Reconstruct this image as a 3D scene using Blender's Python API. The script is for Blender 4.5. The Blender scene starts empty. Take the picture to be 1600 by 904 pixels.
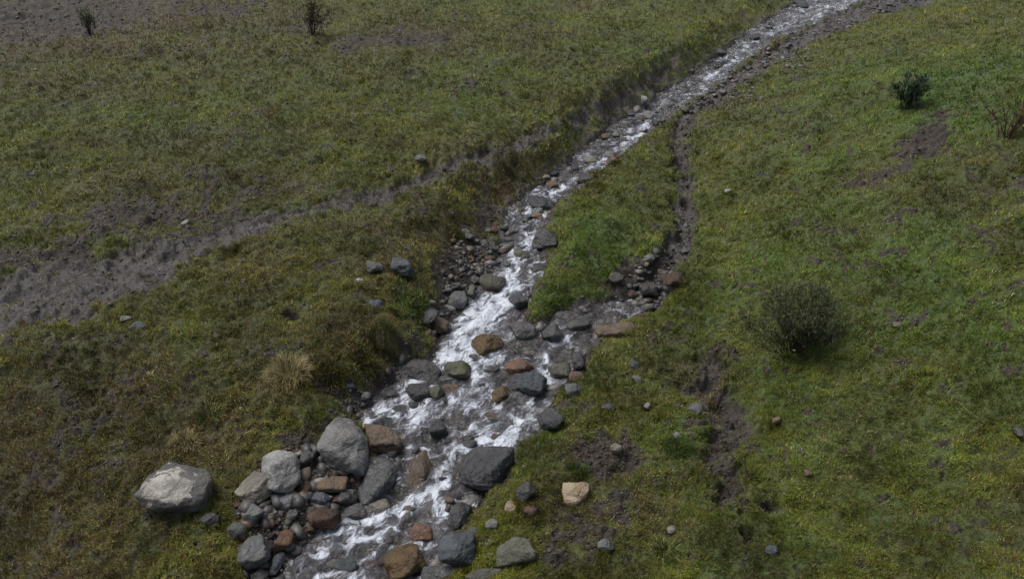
import bpy, bmesh, math
import numpy as np
from math import radians

SC = bpy.context.scene
COL = SC.collection

# ------------------------------------------------------------------ camera
CAM_H = 4.2
PITCH = radians(30.0)
HFOV = radians(60.0)
cam_d = bpy.data.cameras.new('camera')
cam_d.sensor_width = 36.0
cam_d.lens = 18.0 / math.tan(HFOV / 2)
cam_d.clip_start = 0.05
cam_d.clip_end = 3000
cam = bpy.data.objects.new('camera', cam_d)
COL.objects.link(cam)
cam.location = (0, 0, CAM_H)
cam.rotation_euler = (math.pi / 2 - PITCH, 0, 0)
SC.camera = cam

# ------------------------------------------------------------------ light
SUN_EL, SUN_AZ = radians(58), radians(-62)      # bright part of the cloud, to the left and a little beyond the stream
world = bpy.data.worlds.new('World')
SC.world = world
world.use_nodes = True
wn, wl = world.node_tree.nodes, world.node_tree.links
sky = wn.new('ShaderNodeTexSky')
sky.sky_type = 'NISHITA'
sky.sun_disc = False
sky.sun_elevation = SUN_EL
sky.sun_rotation = SUN_AZ
sky.air_density = 1.0
sky.dust_density = 4.0
sky.ozone_density = 1.0
wn['Background'].inputs['Strength'].default_value = 0.085
ovc = wn.new('ShaderNodeHueSaturation')            # closed cloud cover: most of the blue is gone
ovc.inputs['Saturation'].default_value = 0.50
wl.new(sky.outputs['Color'], ovc.inputs['Color'])
wl.new(ovc.outputs['Color'], wn['Background'].inputs['Color'])

sun_d = bpy.data.lights.new('sun', 'SUN')
sun_d.energy = 1.6
sun_d.angle = radians(35)
sun_d.color = (1.0, 0.96, 0.90)
sun = bpy.data.objects.new('sun', sun_d)
COL.objects.link(sun)
sun.rotation_euler = (math.pi / 2 - SUN_EL, 0, math.pi - SUN_AZ)

vs = SC.view_settings
vs.view_transform = 'Standard'
vs.look = 'None'
vs.gamma = 1
vs.use_curve_mapping = False
vs.exposure = 0.62
SC.cycles.max_bounces = 6
SC.cycles.diffuse_bounces = 3
SC.cycles.glossy_bounces = 2
SC.cycles.transmission_bounces = 3
SC.cycles.transparent_max_bounces = 6
SC.cycles.caustics_reflective = False
SC.cycles.caustics_refractive = False
SC.cycles.use_denoising = True

# ------------------------------------------------------------------ noise
rng = np.random.default_rng(7)
_P = rng.permutation(256).astype(np.int64)
_P = np.concatenate([_P, _P, _P])
_G2 = np.stack([np.cos(np.arange(256) * 2.399), np.sin(np.arange(256) * 2.399)], 1)
_g = rng.normal(size=(256, 3)); _G3 = _g / np.linalg.norm(_g, axis=1)[:, None]

def n2(x, y):
    xi = np.floor(x).astype(np.int64); yi = np.floor(y).astype(np.int64)
    xf = x - xi; yf = y - yi
    X = xi & 255; Y = yi & 255
    u = xf * xf * xf * (xf * (xf * 6 - 15) + 10); v = yf * yf * yf * (yf * (yf * 6 - 15) + 10)
    def g(dx, dy):
        h = _P[_P[X + dx] + Y + dy]
        return _G2[h, 0] * (xf - dx) + _G2[h, 1] * (yf - dy)
    a = g(0, 0); b = g(1, 0); c = g(0, 1); d = g(1, 1)
    return 1.5 * ((a + u * (b - a)) * (1 - v) + (c + u * (d - c)) * v)

def fbm(x, y, o=4, gain=0.5):
    t = np.zeros_like(x); a = 1.0; s = 0
    for i in range(o):
        t += a * n2(x * 2 ** i + 17.3 * i, y * 2 ** i - 9.1 * i); s += a; a *= gain
    return t / s

def n3(p):
    i = np.floor(p).astype(np.int64); f = p - i; I = i & 255
    w = f * f * f * (f * (f * 6 - 15) + 10); out = 0
    for dx in (0, 1):
        for dy in (0, 1):
            for dz in (0, 1):
                h = _P[_P[_P[I[:, 0] + dx] + I[:, 1] + dy] + I[:, 2] + dz]
                d = (_G3[h] * (f - np.array([dx, dy, dz]))).sum(1)
                out = out + d * (w[:, 0] if dx else 1 - w[:, 0]) * (w[:, 1] if dy else 1 - w[:, 1]) * (w[:, 2] if dz else 1 - w[:, 2])
    return out * 1.5

def sst(a, b, x):
    t = np.clip((x - a) / (b - a), 0, 1)
    return t * t * (3 - 2 * t)

# ------------------------------------------------------------------ camera rays -> ground
FPX = 800 / math.tan(HFOV / 2)                  # focal length in photograph pixels
CP, SP = math.cos(PITCH), math.sin(PITCH)

def ray(u, v):
    u = np.asarray(u, float); v = np.asarray(v, float)
    cx = (u - 800) / FPX; cy = -(v - 452) / FPX
    d = np.stack([cx, CP + cy * SP, -SP + cy * CP], -1)
    return d / np.linalg.norm(d, axis=-1, keepdims=True)

def base(x, y):
    yy = np.minimum(y, 45.0)
    return 0.06 * (yy - 5) + 0.006 * (y - yy)

def hit(fn, u, v):
    """distance along the ray where it first meets the height function"""
    u = np.atleast_1d(np.asarray(u, float)); v = np.atleast_1d(np.asarray(v, float))
    d = ray(u, v)
    ts = 3.0 * 1.0125 ** np.arange(260)
    X = d[:, 0, None] * ts; Y = d[:, 1, None] * ts; Z = CAM_H + d[:, 2, None] * ts
    below = Z < fn(X, Y)
    k = np.where(below.any(1), below.argmax(1), 200)
    lo = ts[np.maximum(k - 1, 0)]; hi = ts[k]
    for _ in range(14):
        m = (lo + hi) / 2
        b = (CAM_H + d[:, 2] * m) < fn(d[:, 0] * m, d[:, 1] * m)
        hi = np.where(b, m, hi); lo = np.where(b, lo, m)
    return np.stack([d[:, 0] * hi, d[:, 1] * hi, CAM_H + d[:, 2] * hi], 1), hi

def polyd(x, y, P, vals=None):
    """distance to a polyline, signed side (+ = right when walking along it), arc length, interpolated values"""
    best = np.full(x.shape, 1e18); side = np.zeros(x.shape); S = np.zeros(x.shape)
    V = None if vals is None else [np.zeros(x.shape) for _ in vals]
    acc = 0.0
    for i in range(len(P) - 1):
        ax, ay = P[i]; bx, by = P[i + 1]
        dx, dy = bx - ax, by - ay; L2 = dx * dx + dy * dy; L = math.sqrt(L2)
        t = np.clip(((x - ax) * dx + (y - ay) * dy) / L2, 0, 1)
        qx = x - ax - t * dx; qy = y - ay - t * dy
        d2 = qx * qx + qy * qy
        m = d2 < best
        best = np.where(m, d2, best)
        side = np.where(m, np.sign(dy * qx - dx * qy), side)
        S = np.where(m, acc + t * L, S)
        if V is not None:
            for k in range(len(V)):
                V[k] = np.where(m, vals[k][i] * (1 - t) + vals[k][i + 1] * t, V[k])
        acc += L
    return np.sqrt(best), side, S, V

# ------------------------------------------------------------------ stream plan
EDGE = [(-60, 1430, 1640), (-20, 1300, 1440), (0, 1248, 1352), (28, 1205, 1290), (55, 1165, 1222), (85, 1132, 1172), (115, 1090, 1140), (145, 1040, 1095),
        (180, 985, 1045), (210, 945, 1015), (240, 912, 968), (270, 878, 925), (300, 840, 893), (330, 800, 858),
        (365, 788, 845), (400, 780, 840), (430, 765, 842), (460, 748, 832), (500, 715, 815), (540, 690, 812), (575, 655, 868),
        (620, 590, 872), (660, 562, 842), (700, 585, 800), (740, 590, 748), (780, 575, 742), (820, 520, 725), (860, 482, 702),
        (904, 445, 690), (960, 395, 650), (1030, 300, 590)]
ev = np.array(EDGE, float)
LP, _ = hit(base, ev[:, 1], ev[:, 0]); RP, _ = hit(base, ev[:, 2], ev[:, 0])
CP2 = ((LP + RP) / 2)[:, :2]
tg = np.gradient(CP2, axis=0); tg /= np.linalg.norm(tg, axis=1)[:, None]
wv = (RP - LP)[:, :2]
vrow = ev[:, 0]
HW = np.abs(wv[:, 0] * tg[:, 1] - wv[:, 1] * tg[:, 0]) / 2 * np.interp(vrow, [100, 440, 560], [.88, .90, .97])
# flow goes from the top of the picture to the bottom; x right of the picture is on the flow's left side -> sign flipped below
BH_L = np.interp(vrow, [-60, 30, 90, 180, 260, 400, 500, 620, 700, 904], [.10, .10, .26, .30, .30, .36, .33, .26, .12, .08])
BW_L = np.interp(vrow, [-60, 30, 90, 180, 260, 400, 500, 620, 700, 904], [.7, .7, .50, .50, .55, 1.0, .6, .40, .5, .5])
BH_R = np.interp(vrow, [-60, 90, 200, 350, 480, 560, 700, 904], [.05, .05, .07, .13, .12, .06, .12, .10])
BW_R = np.interp(vrow, [-60, 90, 200, 350, 480, 560, 700, 904], [1.0, .9, .6, .5, .5, .6, .45, .4])

def on_base(pts):
    p = np.array(pts, float); q, t = hit(base, p[:, 0], p[:, 1]); return q[:, :2], t
BR, brt = on_base([(985, 478), (940, 496), (900, 512), (868, 535), (850, 562), (842, 590), (835, 625)])
BR_HW = np.array([10, 26, 36, 40, 38, 28, 20]) * brt / FPX
RILL, rlt = on_base([(1440, -8), (1335, 30), (1250, 68), (1180, 112), (1122, 152), (1075, 190), (1058, 230), (1064, 270), (1074, 320), (1066, 370),
                     (1052, 410), (1030, 445), (1010, 478)])
RILL_W = np.array([60, 50, 42, 34, 36, 26, 16, 18, 22, 30, 34, 42, 40]) / 2 * rlt / FPX
HILL, _ = on_base([(2200, -60), (1500, -20), (1360, 38), (1200, 120), (1085, 195), (1080, 250), (1096, 330), (1092, 400), (1075, 470), (1095, 560), (1150, 650), (1190, 760), (1240, 904), (1300, 1100)])

def H0(x, y):
    dm, sd, s, (hw,) = polyd(x, y, CP2, [HW])
    bhl, bwl, bhr, bwr = [np.interp(y, CP2[::-1, 1], k[::-1]) for k in (BH_L, BW_L, BH_R, BW_R)]
    left = sd > 0
    wob = 0.05 * n2(x * 2.3, y * 2.3) + 0.03 * n2(x * 6 + 5, y * 6)
    e = dm - hw + wob
    db, _, _, (hb,) = polyd(x, y, BR, [BR_HW])
    eb = db - hb + wob
    bh = np.where(left, bhl, bhr); bw = np.where(left, bwl, bwr)
    em = np.minimum(e, eb)
    k = np.clip(em / bw, 0, 1)
    up = bh * (k * k * (3 - 2 * k)) * np.where(left, 1, 1) + 0.012 * np.clip(em, 0, 3)
    z = base(x, y) + up
    inn = em < 0
    z = np.where(inn, base(x, y) - 0.02 - np.minimum(0.09, 0.6 * np.abs(em)), z - 0.02 * (1 - sst(0, .06, em)))
    # right-hand hillside
    dh, sh, _, _ = polyd(x, y, HILL)
    dd = np.clip(np.where(sh < 0, dh, -dh) + 0.15 * n2(x * .9, y * .9), 0, None)
    z = z + 0.42 * (np.sqrt(dd * dd + 0.16) - 0.4) * (1 / (1 + dd / 22))
    far = sst(0.3, 1.6, em)
    z = z + far * (0.10 * n2(x * .33 + 3, y * .33) + 0.05 * n2(x * .9, y * .9 + 7))
    return z, em, e, eb, s, left, dd

def H0z(x, y): return H0(x, y)[0]

def on_h0(pts):
    p = np.array(pts, float); q, t = hit(H0z, p[:, 0], p[:, 1]); return q[:, :2], t
TRK_PX = [(-160, 560, 130), (-40, 508, 105), (60, 462, 96), (160, 438, 84), (260, 402, 66), (345, 374, 52), (430, 343, 38), (500, 326, 30),
          (570, 312, 24), (640, 292, 30), (690, 268, 26), (745, 246, 24), (810, 230, 20), (870, 206, 24), (925, 178, 26), (965, 158, 14), (1015, 125, 7), (1070, 85, 5)]
TRK, tkt = on_h0([(a, b) for a, b, c in TRK_PX])
# widths are heights on screen there: ground depth of c px
TRK_W = np.array([c for a, b, c in TRK_PX]) / 2 * np.interp([a for a, b, c in TRK_PX], [0, 500, 900], [1.5, 1.35, .9]) * tkt / FPX
RUT, rut_t = on_h0([(1120, 560), (1105, 600), (1118, 640), (1140, 672), (1128, 720), (1140, 770), (1150, 830)])
RUT_W = np.array([30, 46, 62, 56, 40, 30, 16]) / 2 * rut_t / FPX

MUDB = [(90, 45, 210, 45, .55), (240, 95, 160, 18, .3), (620, 62, 110, 14, .75), (480, 45, 60, 16, .6), (560, 40, 80, 20, .3), (180, 4, 90, 12, .7),
        (300, 290, 130, 26, .38), (250, 345, 230, 42, .66), (60, 395, 110, 30, .7), (430, 300, 110, 28, .55), (80, 35, 190, 46, .8), (330, 20, 140, 16, .62), (560, 75, 90, 16, .6), (560, 440, 40, 12, .5), (520, 420, 60, 14, .5),
        (735, 408, 46, 50, 1.0), (700, 470, 36, 50, .8), (690, 505, 30, 22, .8), (760, 340, 30, 30, .8), (640, 590, 60, 24, .7), (560, 640, 40, 30, .7),
        (500, 760, 110, 70, 1.0), (450, 820, 90, 60, .8), (430, 900, 80, 40, .8), (60, 760, 90, 60, .45), (230, 680, 90, 26, .35), (10, 850, 60, 40, .5), (300, 850, 90, 30, .2),
        (700, 380, 60, 50, .4), (660, 540, 40, 20, .6), (455, 497, 16, 9, .8), (840, 690, 30, 30, .5), (790, 750, 30, 60, .5), (770, 830, 40, 40, .4),
        (950, 710, 74, 50, .85), (905, 810, 80, 60, .62), (970, 800, 60, 40, .6), (860, 860, 70, 40, .55), (1055, 300, 34, 40, .45), (1040, 370, 40, 30, .5), (1110, 590, 50, 26, .5), (880, 640, 40, 20, .4), (1000, 470, 46, 36, .9), (1020, 440, 40, 30, .8), (950, 505, 40, 20, .8), (990, 575, 18, 26, .6),
        (1440, 228, 40, 18, .85), (1370, 280, 60, 16, .7), (1470, 200, 20, 26, .5), (1530, 190, 60, 30, .3), (1390, 345, 30, 10, .5), (1200, 780, 60, 40, .4),
        (1300, 745, 50, 26, .4), (1500, 850, 120, 40, .25), (1180, 560, 70, 30, .4), (880, 420, 16, 10, .5), (870, 395, 24, 16, .5), (1590, 300, 50, 20, .5),
        (1100, 20, 90, 10, .2), (900, 30, 60, 8, .3), (1560, 60, 70, 10, .3)]
GRNB = [(930, 360, 75, 60, .72), (880, 480, 55, 22, .8), (960, 430, 50, 30, .6), (1400, 330, 200, 160, .45), (1500, 130, 170, 60, .7), (1500, 480, 160, 110, .45),
        (430, 330, 40, 10, .6), (540, 345, 60, 12, .6), (650, 475, 46, 26, .8), (320, 560, 90, 40, .3), (100, 180, 120, 30, .3), (270, 175, 180, 40, .3),
        (830, 110, 150, 40, .3), (900, 600, 60, 24, .5), (1060, 690, 60, 30, .6), (850, 700, 60, 60, .5), (1020, 780, 140, 70, .4), (1300, 840, 200, 80, .4),
        (1190, 400, 60, 60, .4), (330, 830, 70, 30, .4), (1080, 560, 60, 30, .4), (1240, 550, 90, 24, .5), (1300, 420, 260, 200, .35), (1000, 90, 120, 50, .35), (1350, 640, 250, 140, .35), (300, 800, 30, 24, .5), (1140, 170, 60, 60, .2)]
STRB = [(900, 14, 50, 6, .8), (450, 590, 40, 20, .9), (640, 330, 200, 40, .2), (340, 700, 60, 30, .4), (1370, 280, 46, 14, .6), (1300, 370, 120, 30, .25), (560, 500, 100, 60, .25)]

def blobs(B, x, y, q):
    o = np.zeros(x.shape)
    for i, (u, v, ru, rv, a) in enumerate(B):
        (cx, cy, cz), t = q[0][i], q[1][i]
        sx = ru * t / FPX; sy = rv * t / FPX / max(0.18, (CAM_H - cz) / t)
        r2 = ((x - cx) / sx) ** 2 + ((y - cy) / sy) ** 2
        o = np.maximum(o, a * np.exp(-r2 * 0.75))
    return o
def bq(B):
    p = np.array([(b[0], b[1]) for b in B], float)
    return hit(H0z, p[:, 0], p[:, 1])
BRNB = [(120, 720, 260, 170, .85), (100, 40, 320, 60, .95), (350, 230, 160, 50, .4), (640, 380, 140, 50, .8), (560, 530, 110, 70, .6), (420, 400, 110, 60, .6), (1000, 120, 100, 50, .4), (950, 740, 110, 90, .6),
        (1520, 860, 160, 50, .5), (640, 60, 200, 30, .7), (800, 290, 100, 40, .8), (300, 290, 200, 40, .6), (1150, 180, 60, 60, .4), (1540, 300, 80, 60, .5), (1060, 580, 80, 60, .4), (860, 110, 60, 40, .3)]
QM, QG, QS, QB = bq(MUDB), bq(GRNB), bq(STRB), bq(BRNB)
HOLES_PX = [(1062, 396, 20, 9), (1140, 652, 24, 13), (1125, 628, 16, 8), (1150, 690, 14, 8), (1138, 742, 20, 9), (265, 398, 18, 6), (455, 497, 16, 8), (1200, 795, 18, 9), (30, 455, 18, 6),
            (1046, 388, 10, 6), (1108, 600, 14, 7), (1395, 440, 10, 5), (640, 120, 12, 4), (790, 148, 8, 4), (1240, 298, 8, 4), (700, 62, 12, 4), (960, 165, 10, 3), (1160, 25, 8, 3), (515, 608, 24, 14)]
QH = bq(HOLES_PX)

def surface(x, y):
    z, em, e, eb, s, left, dd = H0(x, y)
    big = fbm(x * 0.8, y * 0.8, 3)
    mid = fbm(x * 2.7 + 40, y * 2.7, 3)
    fine = fbm(x * 9, y * 9 + 3, 3)
    dt, _, st, (tw,) = polyd(x, y, TRK, [TRK_W])
    et = dt - tw * (1 + .5 * n2(x * 2.2, y * 2.2)) + 0.20 * fine + .22 * mid
    dr, _, sr, (rw,) = polyd(x, y, RILL, [RILL_W])
    er = dr - rw * (1 + .4 * n2(x * 3, y * 3)) + 0.16 * fine + .14 * mid
    du, _, su, (uw,) = polyd(x, y, RUT, [RUT_W])
    eu = du - uw * (1 + .5 * n2(x * 3, y * 3)) + 0.22 * fine + .16 * mid
    track = (1 - sst(-.10, .14, et)) * np.clip(1.0 + .9 * fine + .5 * mid, .15, 1)
    rill = 1 - sst(-.05, .09, er)
    rut = (1 - sst(-.05, .09, eu)) * (.82 + .9 * fine)
    bank = (1 - sst(.02, .16, em + .06 * mid)) * (em > -5)
    # steep eroded face on the left side
    steep = np.where(left, (1 - sst(.10, .36, em + .25 * mid)) * (.62 + .6 * fine + .3 * mid), 0)
    mb = blobs(MUDB, x, y, QM)
    patch = sst(.38, .70, mb + 0.34 * mid + 0.34 * fine)
    spots = sst(.18, .42, mid * .6 + fine * .7 + big * .35) * .72
    mud = np.clip(np.maximum.reduce([track, rill, rut, bank, steep * .8, patch, spots]), 0, 1)
    wet = np.clip(np.maximum.reduce([track, rill * .9, 1 - sst(0, .22, em), rut * .4]), 0, 1)
    green = np.clip(blobs(GRNB, x, y, QG) + 0.35 * big + .18 * mid, 0, 1)
    straw = np.clip(blobs(STRB, x, y, QS) + .45 * fbm(x * 1.5 + 90, y * 1.5, 3) - .05, 0, 1)
    brn = np.clip(blobs(BRNB, x, y, QB) + .5 * fbm(x * 1.3 - 60, y * 1.3, 3) + .25 * fine, 0, 1)
    z = z - 0.030 * (1 - sst(-.16, .30, et)) - 0.055 * rill * sst(0, .15, em) * (1 - .75 * sst(9, 12, y)) - .045 * rut
    # turf humps, clods of mud, hoof prints
    lump = 0.085 * mid + 0.045 * fine + 0.10 * np.abs(big) * .4
    turf = (1 - mud) * (0.035 + .018 * fbm(x * 14, y * 14, 2))
    cl = np.abs(n2(x * 5.5, y * 7)); cl2 = np.abs(n2(x * 15, y * 19 + 2)); cr = np.hypot(x, y); cl2 = .3 + (cl2 - .3) * (1 - sst(9, 15, cr)); cl3 = .3 + (np.abs(n2(x * 31, y * 37 + 2)) - .3) * (1 - sst(5, 8, cr))
    clod = mud * (0.055 * (cl - .3) + 0.035 * (cl2 - .3) + .016 * (cl3 - .3)) * sst(-.05, .08, em)
    z = z + (lump + turf) * sst(0, .10, em) + clod
    for i, (u, v, ru, rv) in enumerate(HOLES_PX):
        (cx, cy, cz), t = QH[0][i], QH[1][i]
        sx = ru * t / FPX; sy = rv * t / FPX / max(.2, (CAM_H - cz) / t)
        g = np.exp(-(((x - cx) / sx) ** 2 + ((y - cy) / sy) ** 2) ** 1.5)
        z = z - 0.06 * g; mud = np.maximum(mud, g)
    inn = em < 0
    z = z + inn * (0.03 * n2(x * 7, y * 7) + 0.015 * n2(x * 17, y * 17))
    return dict(z=z, em=em, e=e, eb=eb, s=s, mud=mud, wet=wet, green=green, straw=straw, left=left, steep=steep, dd=dd, brn=brn, track=track, rill=rill, mid=mid, big=big, fine=fine)

# ------------------------------------------------------------------ ground grid (polar round the spot under the viewer, finer where near)
TH = np.radians(np.concatenate([np.linspace(-180, -46, 44, endpoint=False), np.linspace(-46, -40, 30, endpoint=False),
                                np.linspace(-40, 40, 1000, endpoint=False), np.linspace(40, 46, 30, endpoint=False), np.linspace(46, 180, 45)]))
RR = np.concatenate([np.array([.05, .5, 1, 1.6, 2.2, 2.7, 3.0, 3.3, 3.5]), CAM_H / np.tan(np.radians(np.linspace(49.6, 7.6, 820))),
                     32 * 1.12 ** np.arange(0, 40)])
RR = np.concatenate([RR[RR < 31.5], 32 * 1.12 ** np.arange(0, 40)])
nr, nt = len(RR), len(TH)
GX = RR[:, None] * np.sin(TH)[None, :]; GY = RR[:, None] * np.cos(TH)[None, :]
G = {k: np.zeros((nr, nt)) for k in ()}
parts = []
for a in range(0, nr, 120):
    parts.append(surface(GX[a:a + 120], GY[a:a + 120]))
G = {k: np.concatenate([p[k] for p in parts], 0) for k in parts[0]}

def lookup(x, y, *names):
    r = np.hypot(x, y); t = np.arctan2(x, y)
    fi = np.interp(r, RR, np.arange(nr)); fj = np.interp(t, TH, np.arange(nt))
    i = np.clip(fi.astype(int), 0, nr - 2); j = np.clip(fj.astype(int), 0, nt - 2)
    a = fi - i; b = fj - j
    o = []
    for n in names:
        A = G[n]
        o.append(A[i, j] * (1 - a) * (1 - b) + A[i + 1, j] * a * (1 - b) + A[i, j + 1] * (1 - a) * b + A[i + 1, j + 1] * a * b)
    return o if len(o) > 1 else o[0]

def Hz(x, y): return lookup(x, y, 'z')

# ------------------------------------------------------------------ helpers
def mesh_np(name, V, F, mat=None, smooth=True, parent=None, F3=None):
    """V (n,3); F (m,4) quads; F3 (k,3) triangles"""
    me = bpy.data.meshes.new(name)
    V = np.ascontiguousarray(V, dtype=np.float32)
    me.vertices.add(len(V)); me.vertices.foreach_set('co', V.ravel())
    loops = []; starts = []; n = 0
    if F is not None and len(F):
        loops.append(F.ravel()); starts.append(np.arange(len(F)) * 4); n = len(F) * 4
    if F3 is not None and len(F3):
        loops.append(F3.ravel()); starts.append(n + np.arange(len(F3)) * 3)
    L = np.concatenate(loops).astype(np.int32); S = np.concatenate(starts).astype(np.int32)
    me.loops.add(len(L)); me.loops.foreach_set('vertex_index', L)
    me.polygons.add(len(S)); me.polygons.foreach_set('loop_start', S)
    me.polygons.foreach_set('use_smooth', np.full(len(S), smooth))
    me.update(calc_edges=True)
    o = bpy.data.objects.new(name, me)
    COL.objects.link(o)
    if mat: me.materials.append(mat)
    if parent: o.parent = parent
    return o

def fattr(o, name, a, dom='POINT'):
    at = o.data.attributes.new(name, 'FLOAT', dom); at.data.foreach_set('value', np.ascontiguousarray(a, dtype=np.float32).ravel())
def vattr(o, name, a, dom='POINT'):
    at = o.data.attributes.new(name, 'FLOAT_VECTOR', dom); at.data.foreach_set('vector', np.ascontiguousarray(a, dtype=np.float32).ravel())

def tag(o, label=None, cat=None, group=None, kind=None):
    if label: o['label'] = label
    if cat: o['category'] = cat
    if group: o['group'] = group
    if kind: o['kind'] = kind
    return o

class NT:
    def __init__(s, name):
        s.m = bpy.data.materials.new(name); s.m.use_nodes = True
        s.n = s.m.node_tree.nodes; s.l = s.m.node_tree.links
        s.b = s.n['Principled BSDF']; s.out = s.n['Material Output']
    def new(s, t, **k):
        x = s.n.new(t)
        for a, b in k.items(): setattr(x, a, b)
        return x
    def put(s, sock, v):
        if hasattr(v, 'links') or isinstance(v, bpy.types.NodeSocket): s.l.new(v, sock)
        else:
            if sock.type == 'RGBA' and len(v) == 3: v = (*v, 1)
            sock.default_value = v
    def attr(s, name, out='Fac'):
        x = s.new('ShaderNodeAttribute'); x.attribute_name = name; return x.outputs[out]
    def noise(s, vec, scale, detail=3, rough=.55, dist=0, out='Fac'):
        x = s.new('ShaderNodeTexNoise')
        if vec is not None: s.put(x.inputs['Vector'], vec)
        x.inputs['Scale'].default_value = scale; x.inputs['Detail'].default_value = detail
        x.inputs['Roughness'].default_value = rough; x.inputs['Distortion'].default_value = dist
        return x.outputs[out]
    def mix(s, f, a, b, mode='MIX'):
        x = s.new('ShaderNodeMix', data_type='RGBA', blend_type=mode)
        s.put(x.inputs[0], f); s.put(x.inputs[6], a); s.put(x.inputs[7], b); return x.outputs[2]
    def math(s, op, a, b=None, c=None, clamp=False):
        x = s.new('ShaderNodeMath', operation=op, use_clamp=clamp)
        s.put(x.inputs[0], a)
        if b is not None: s.put(x.inputs[1], b)
        if c is not None: s.put(x.inputs[2], c)
        return x.outputs[0]
    def ramp(s, f, lo, hi, a=0., b=1.):
        x = s.new('ShaderNodeMapRange'); x.interpolation_type = 'SMOOTHSTEP'
        s.put(x.inputs[0], f); x.inputs[1].default_value = lo; x.inputs[2].default_value = hi
        x.inputs[3].default_value = a; x.inputs[4].default_value = b; return x.outputs[0]
    def bump(s, h, strength, dist):
        x = s.new('ShaderNodeBump'); x.inputs['Strength'].default_value = strength; x.inputs['Distance'].default_value = dist
        s.put(x.inputs['Height'], h); return x.outputs[0]

# ------------------------------------------------------------------ materials
def ground_mat():
    t = NT('turf_and_mud')
    tc = t.new('ShaderNodeTexCoord').outputs['Object']
    mud, wet, green, straw = t.attr('mud'), t.attr('wet'), t.attr('green'), t.attr('straw')
    nf = t.noise(tc, 38, 4, .7); nm = t.noise(tc, 11, 4, .6); nb = t.noise(tc, 2.0, 3)
    tangle = t.noise(tc, 90, 3, .7, 1.5)
    g = t.mix(t.ramp(nb, .35, .65), (.085, .092, .020), (.062, .085, .018))
    g = t.mix(green, g, (.055, .115, .018))
    g = t.mix(t.math('MULTIPLY', t.attr('brn'), .9), g, (.062, .046, .024))
    g = t.mix(t.math('MULTIPLY', straw, .6), g, (.12, .085, .035))
    g = t.mix(t.ramp(nf, .45, .7), g, (.026, .024, .012))
    g = t.mix(t.ramp(tangle, .56, .72, 0, .55), g, (.13, .12, .05))
    m = t.mix(t.ramp(nm, .35, .65), (.030, .023, .018), (.062, .049, .039))
    m = t.mix(t.ramp(nf, .5, .72, 0, .7), m, (.022, .017, .014))
    m = t.mix(t.ramp(t.noise(tc, 5, 5, .65, .6), .42, .62, 0, .75), m, (.030, .024, .019))
    m = t.mix(t.math('MULTIPLY', wet, t.ramp(nm, .36, .60, .1, .9)), m, (.074, .067, .068))
    m = t.mix(t.ramp(tangle, .60, .74, 0, .35), m, (.12, .105, .085))
    mm = t.math('ADD', mud, t.math('MULTIPLY', t.math('SUBTRACT', nf, .5), .9))
    c = t.mix(t.ramp(mm, .35, .62), g, m)
    t.put(t.b.inputs['Base Color'], c)
    t.put(t.b.inputs['Roughness'], t.math('SUBTRACT', .82, t.math('MULTIPLY', wet, t.ramp(nm, .3, .7, .38, .62))))
    t.b.inputs['Specular IOR Level'].default_value = .5
    h = t.math('ADD', t.math('MULTIPLY', nf, .7), t.math('MULTIPLY', tangle, .5))
    h = t.math('ADD', h, nm)
    t.put(t.b.inputs['Normal'], t.bump(h, .9, .022))
    return t.m
M_GROUND = ground_mat()

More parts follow.
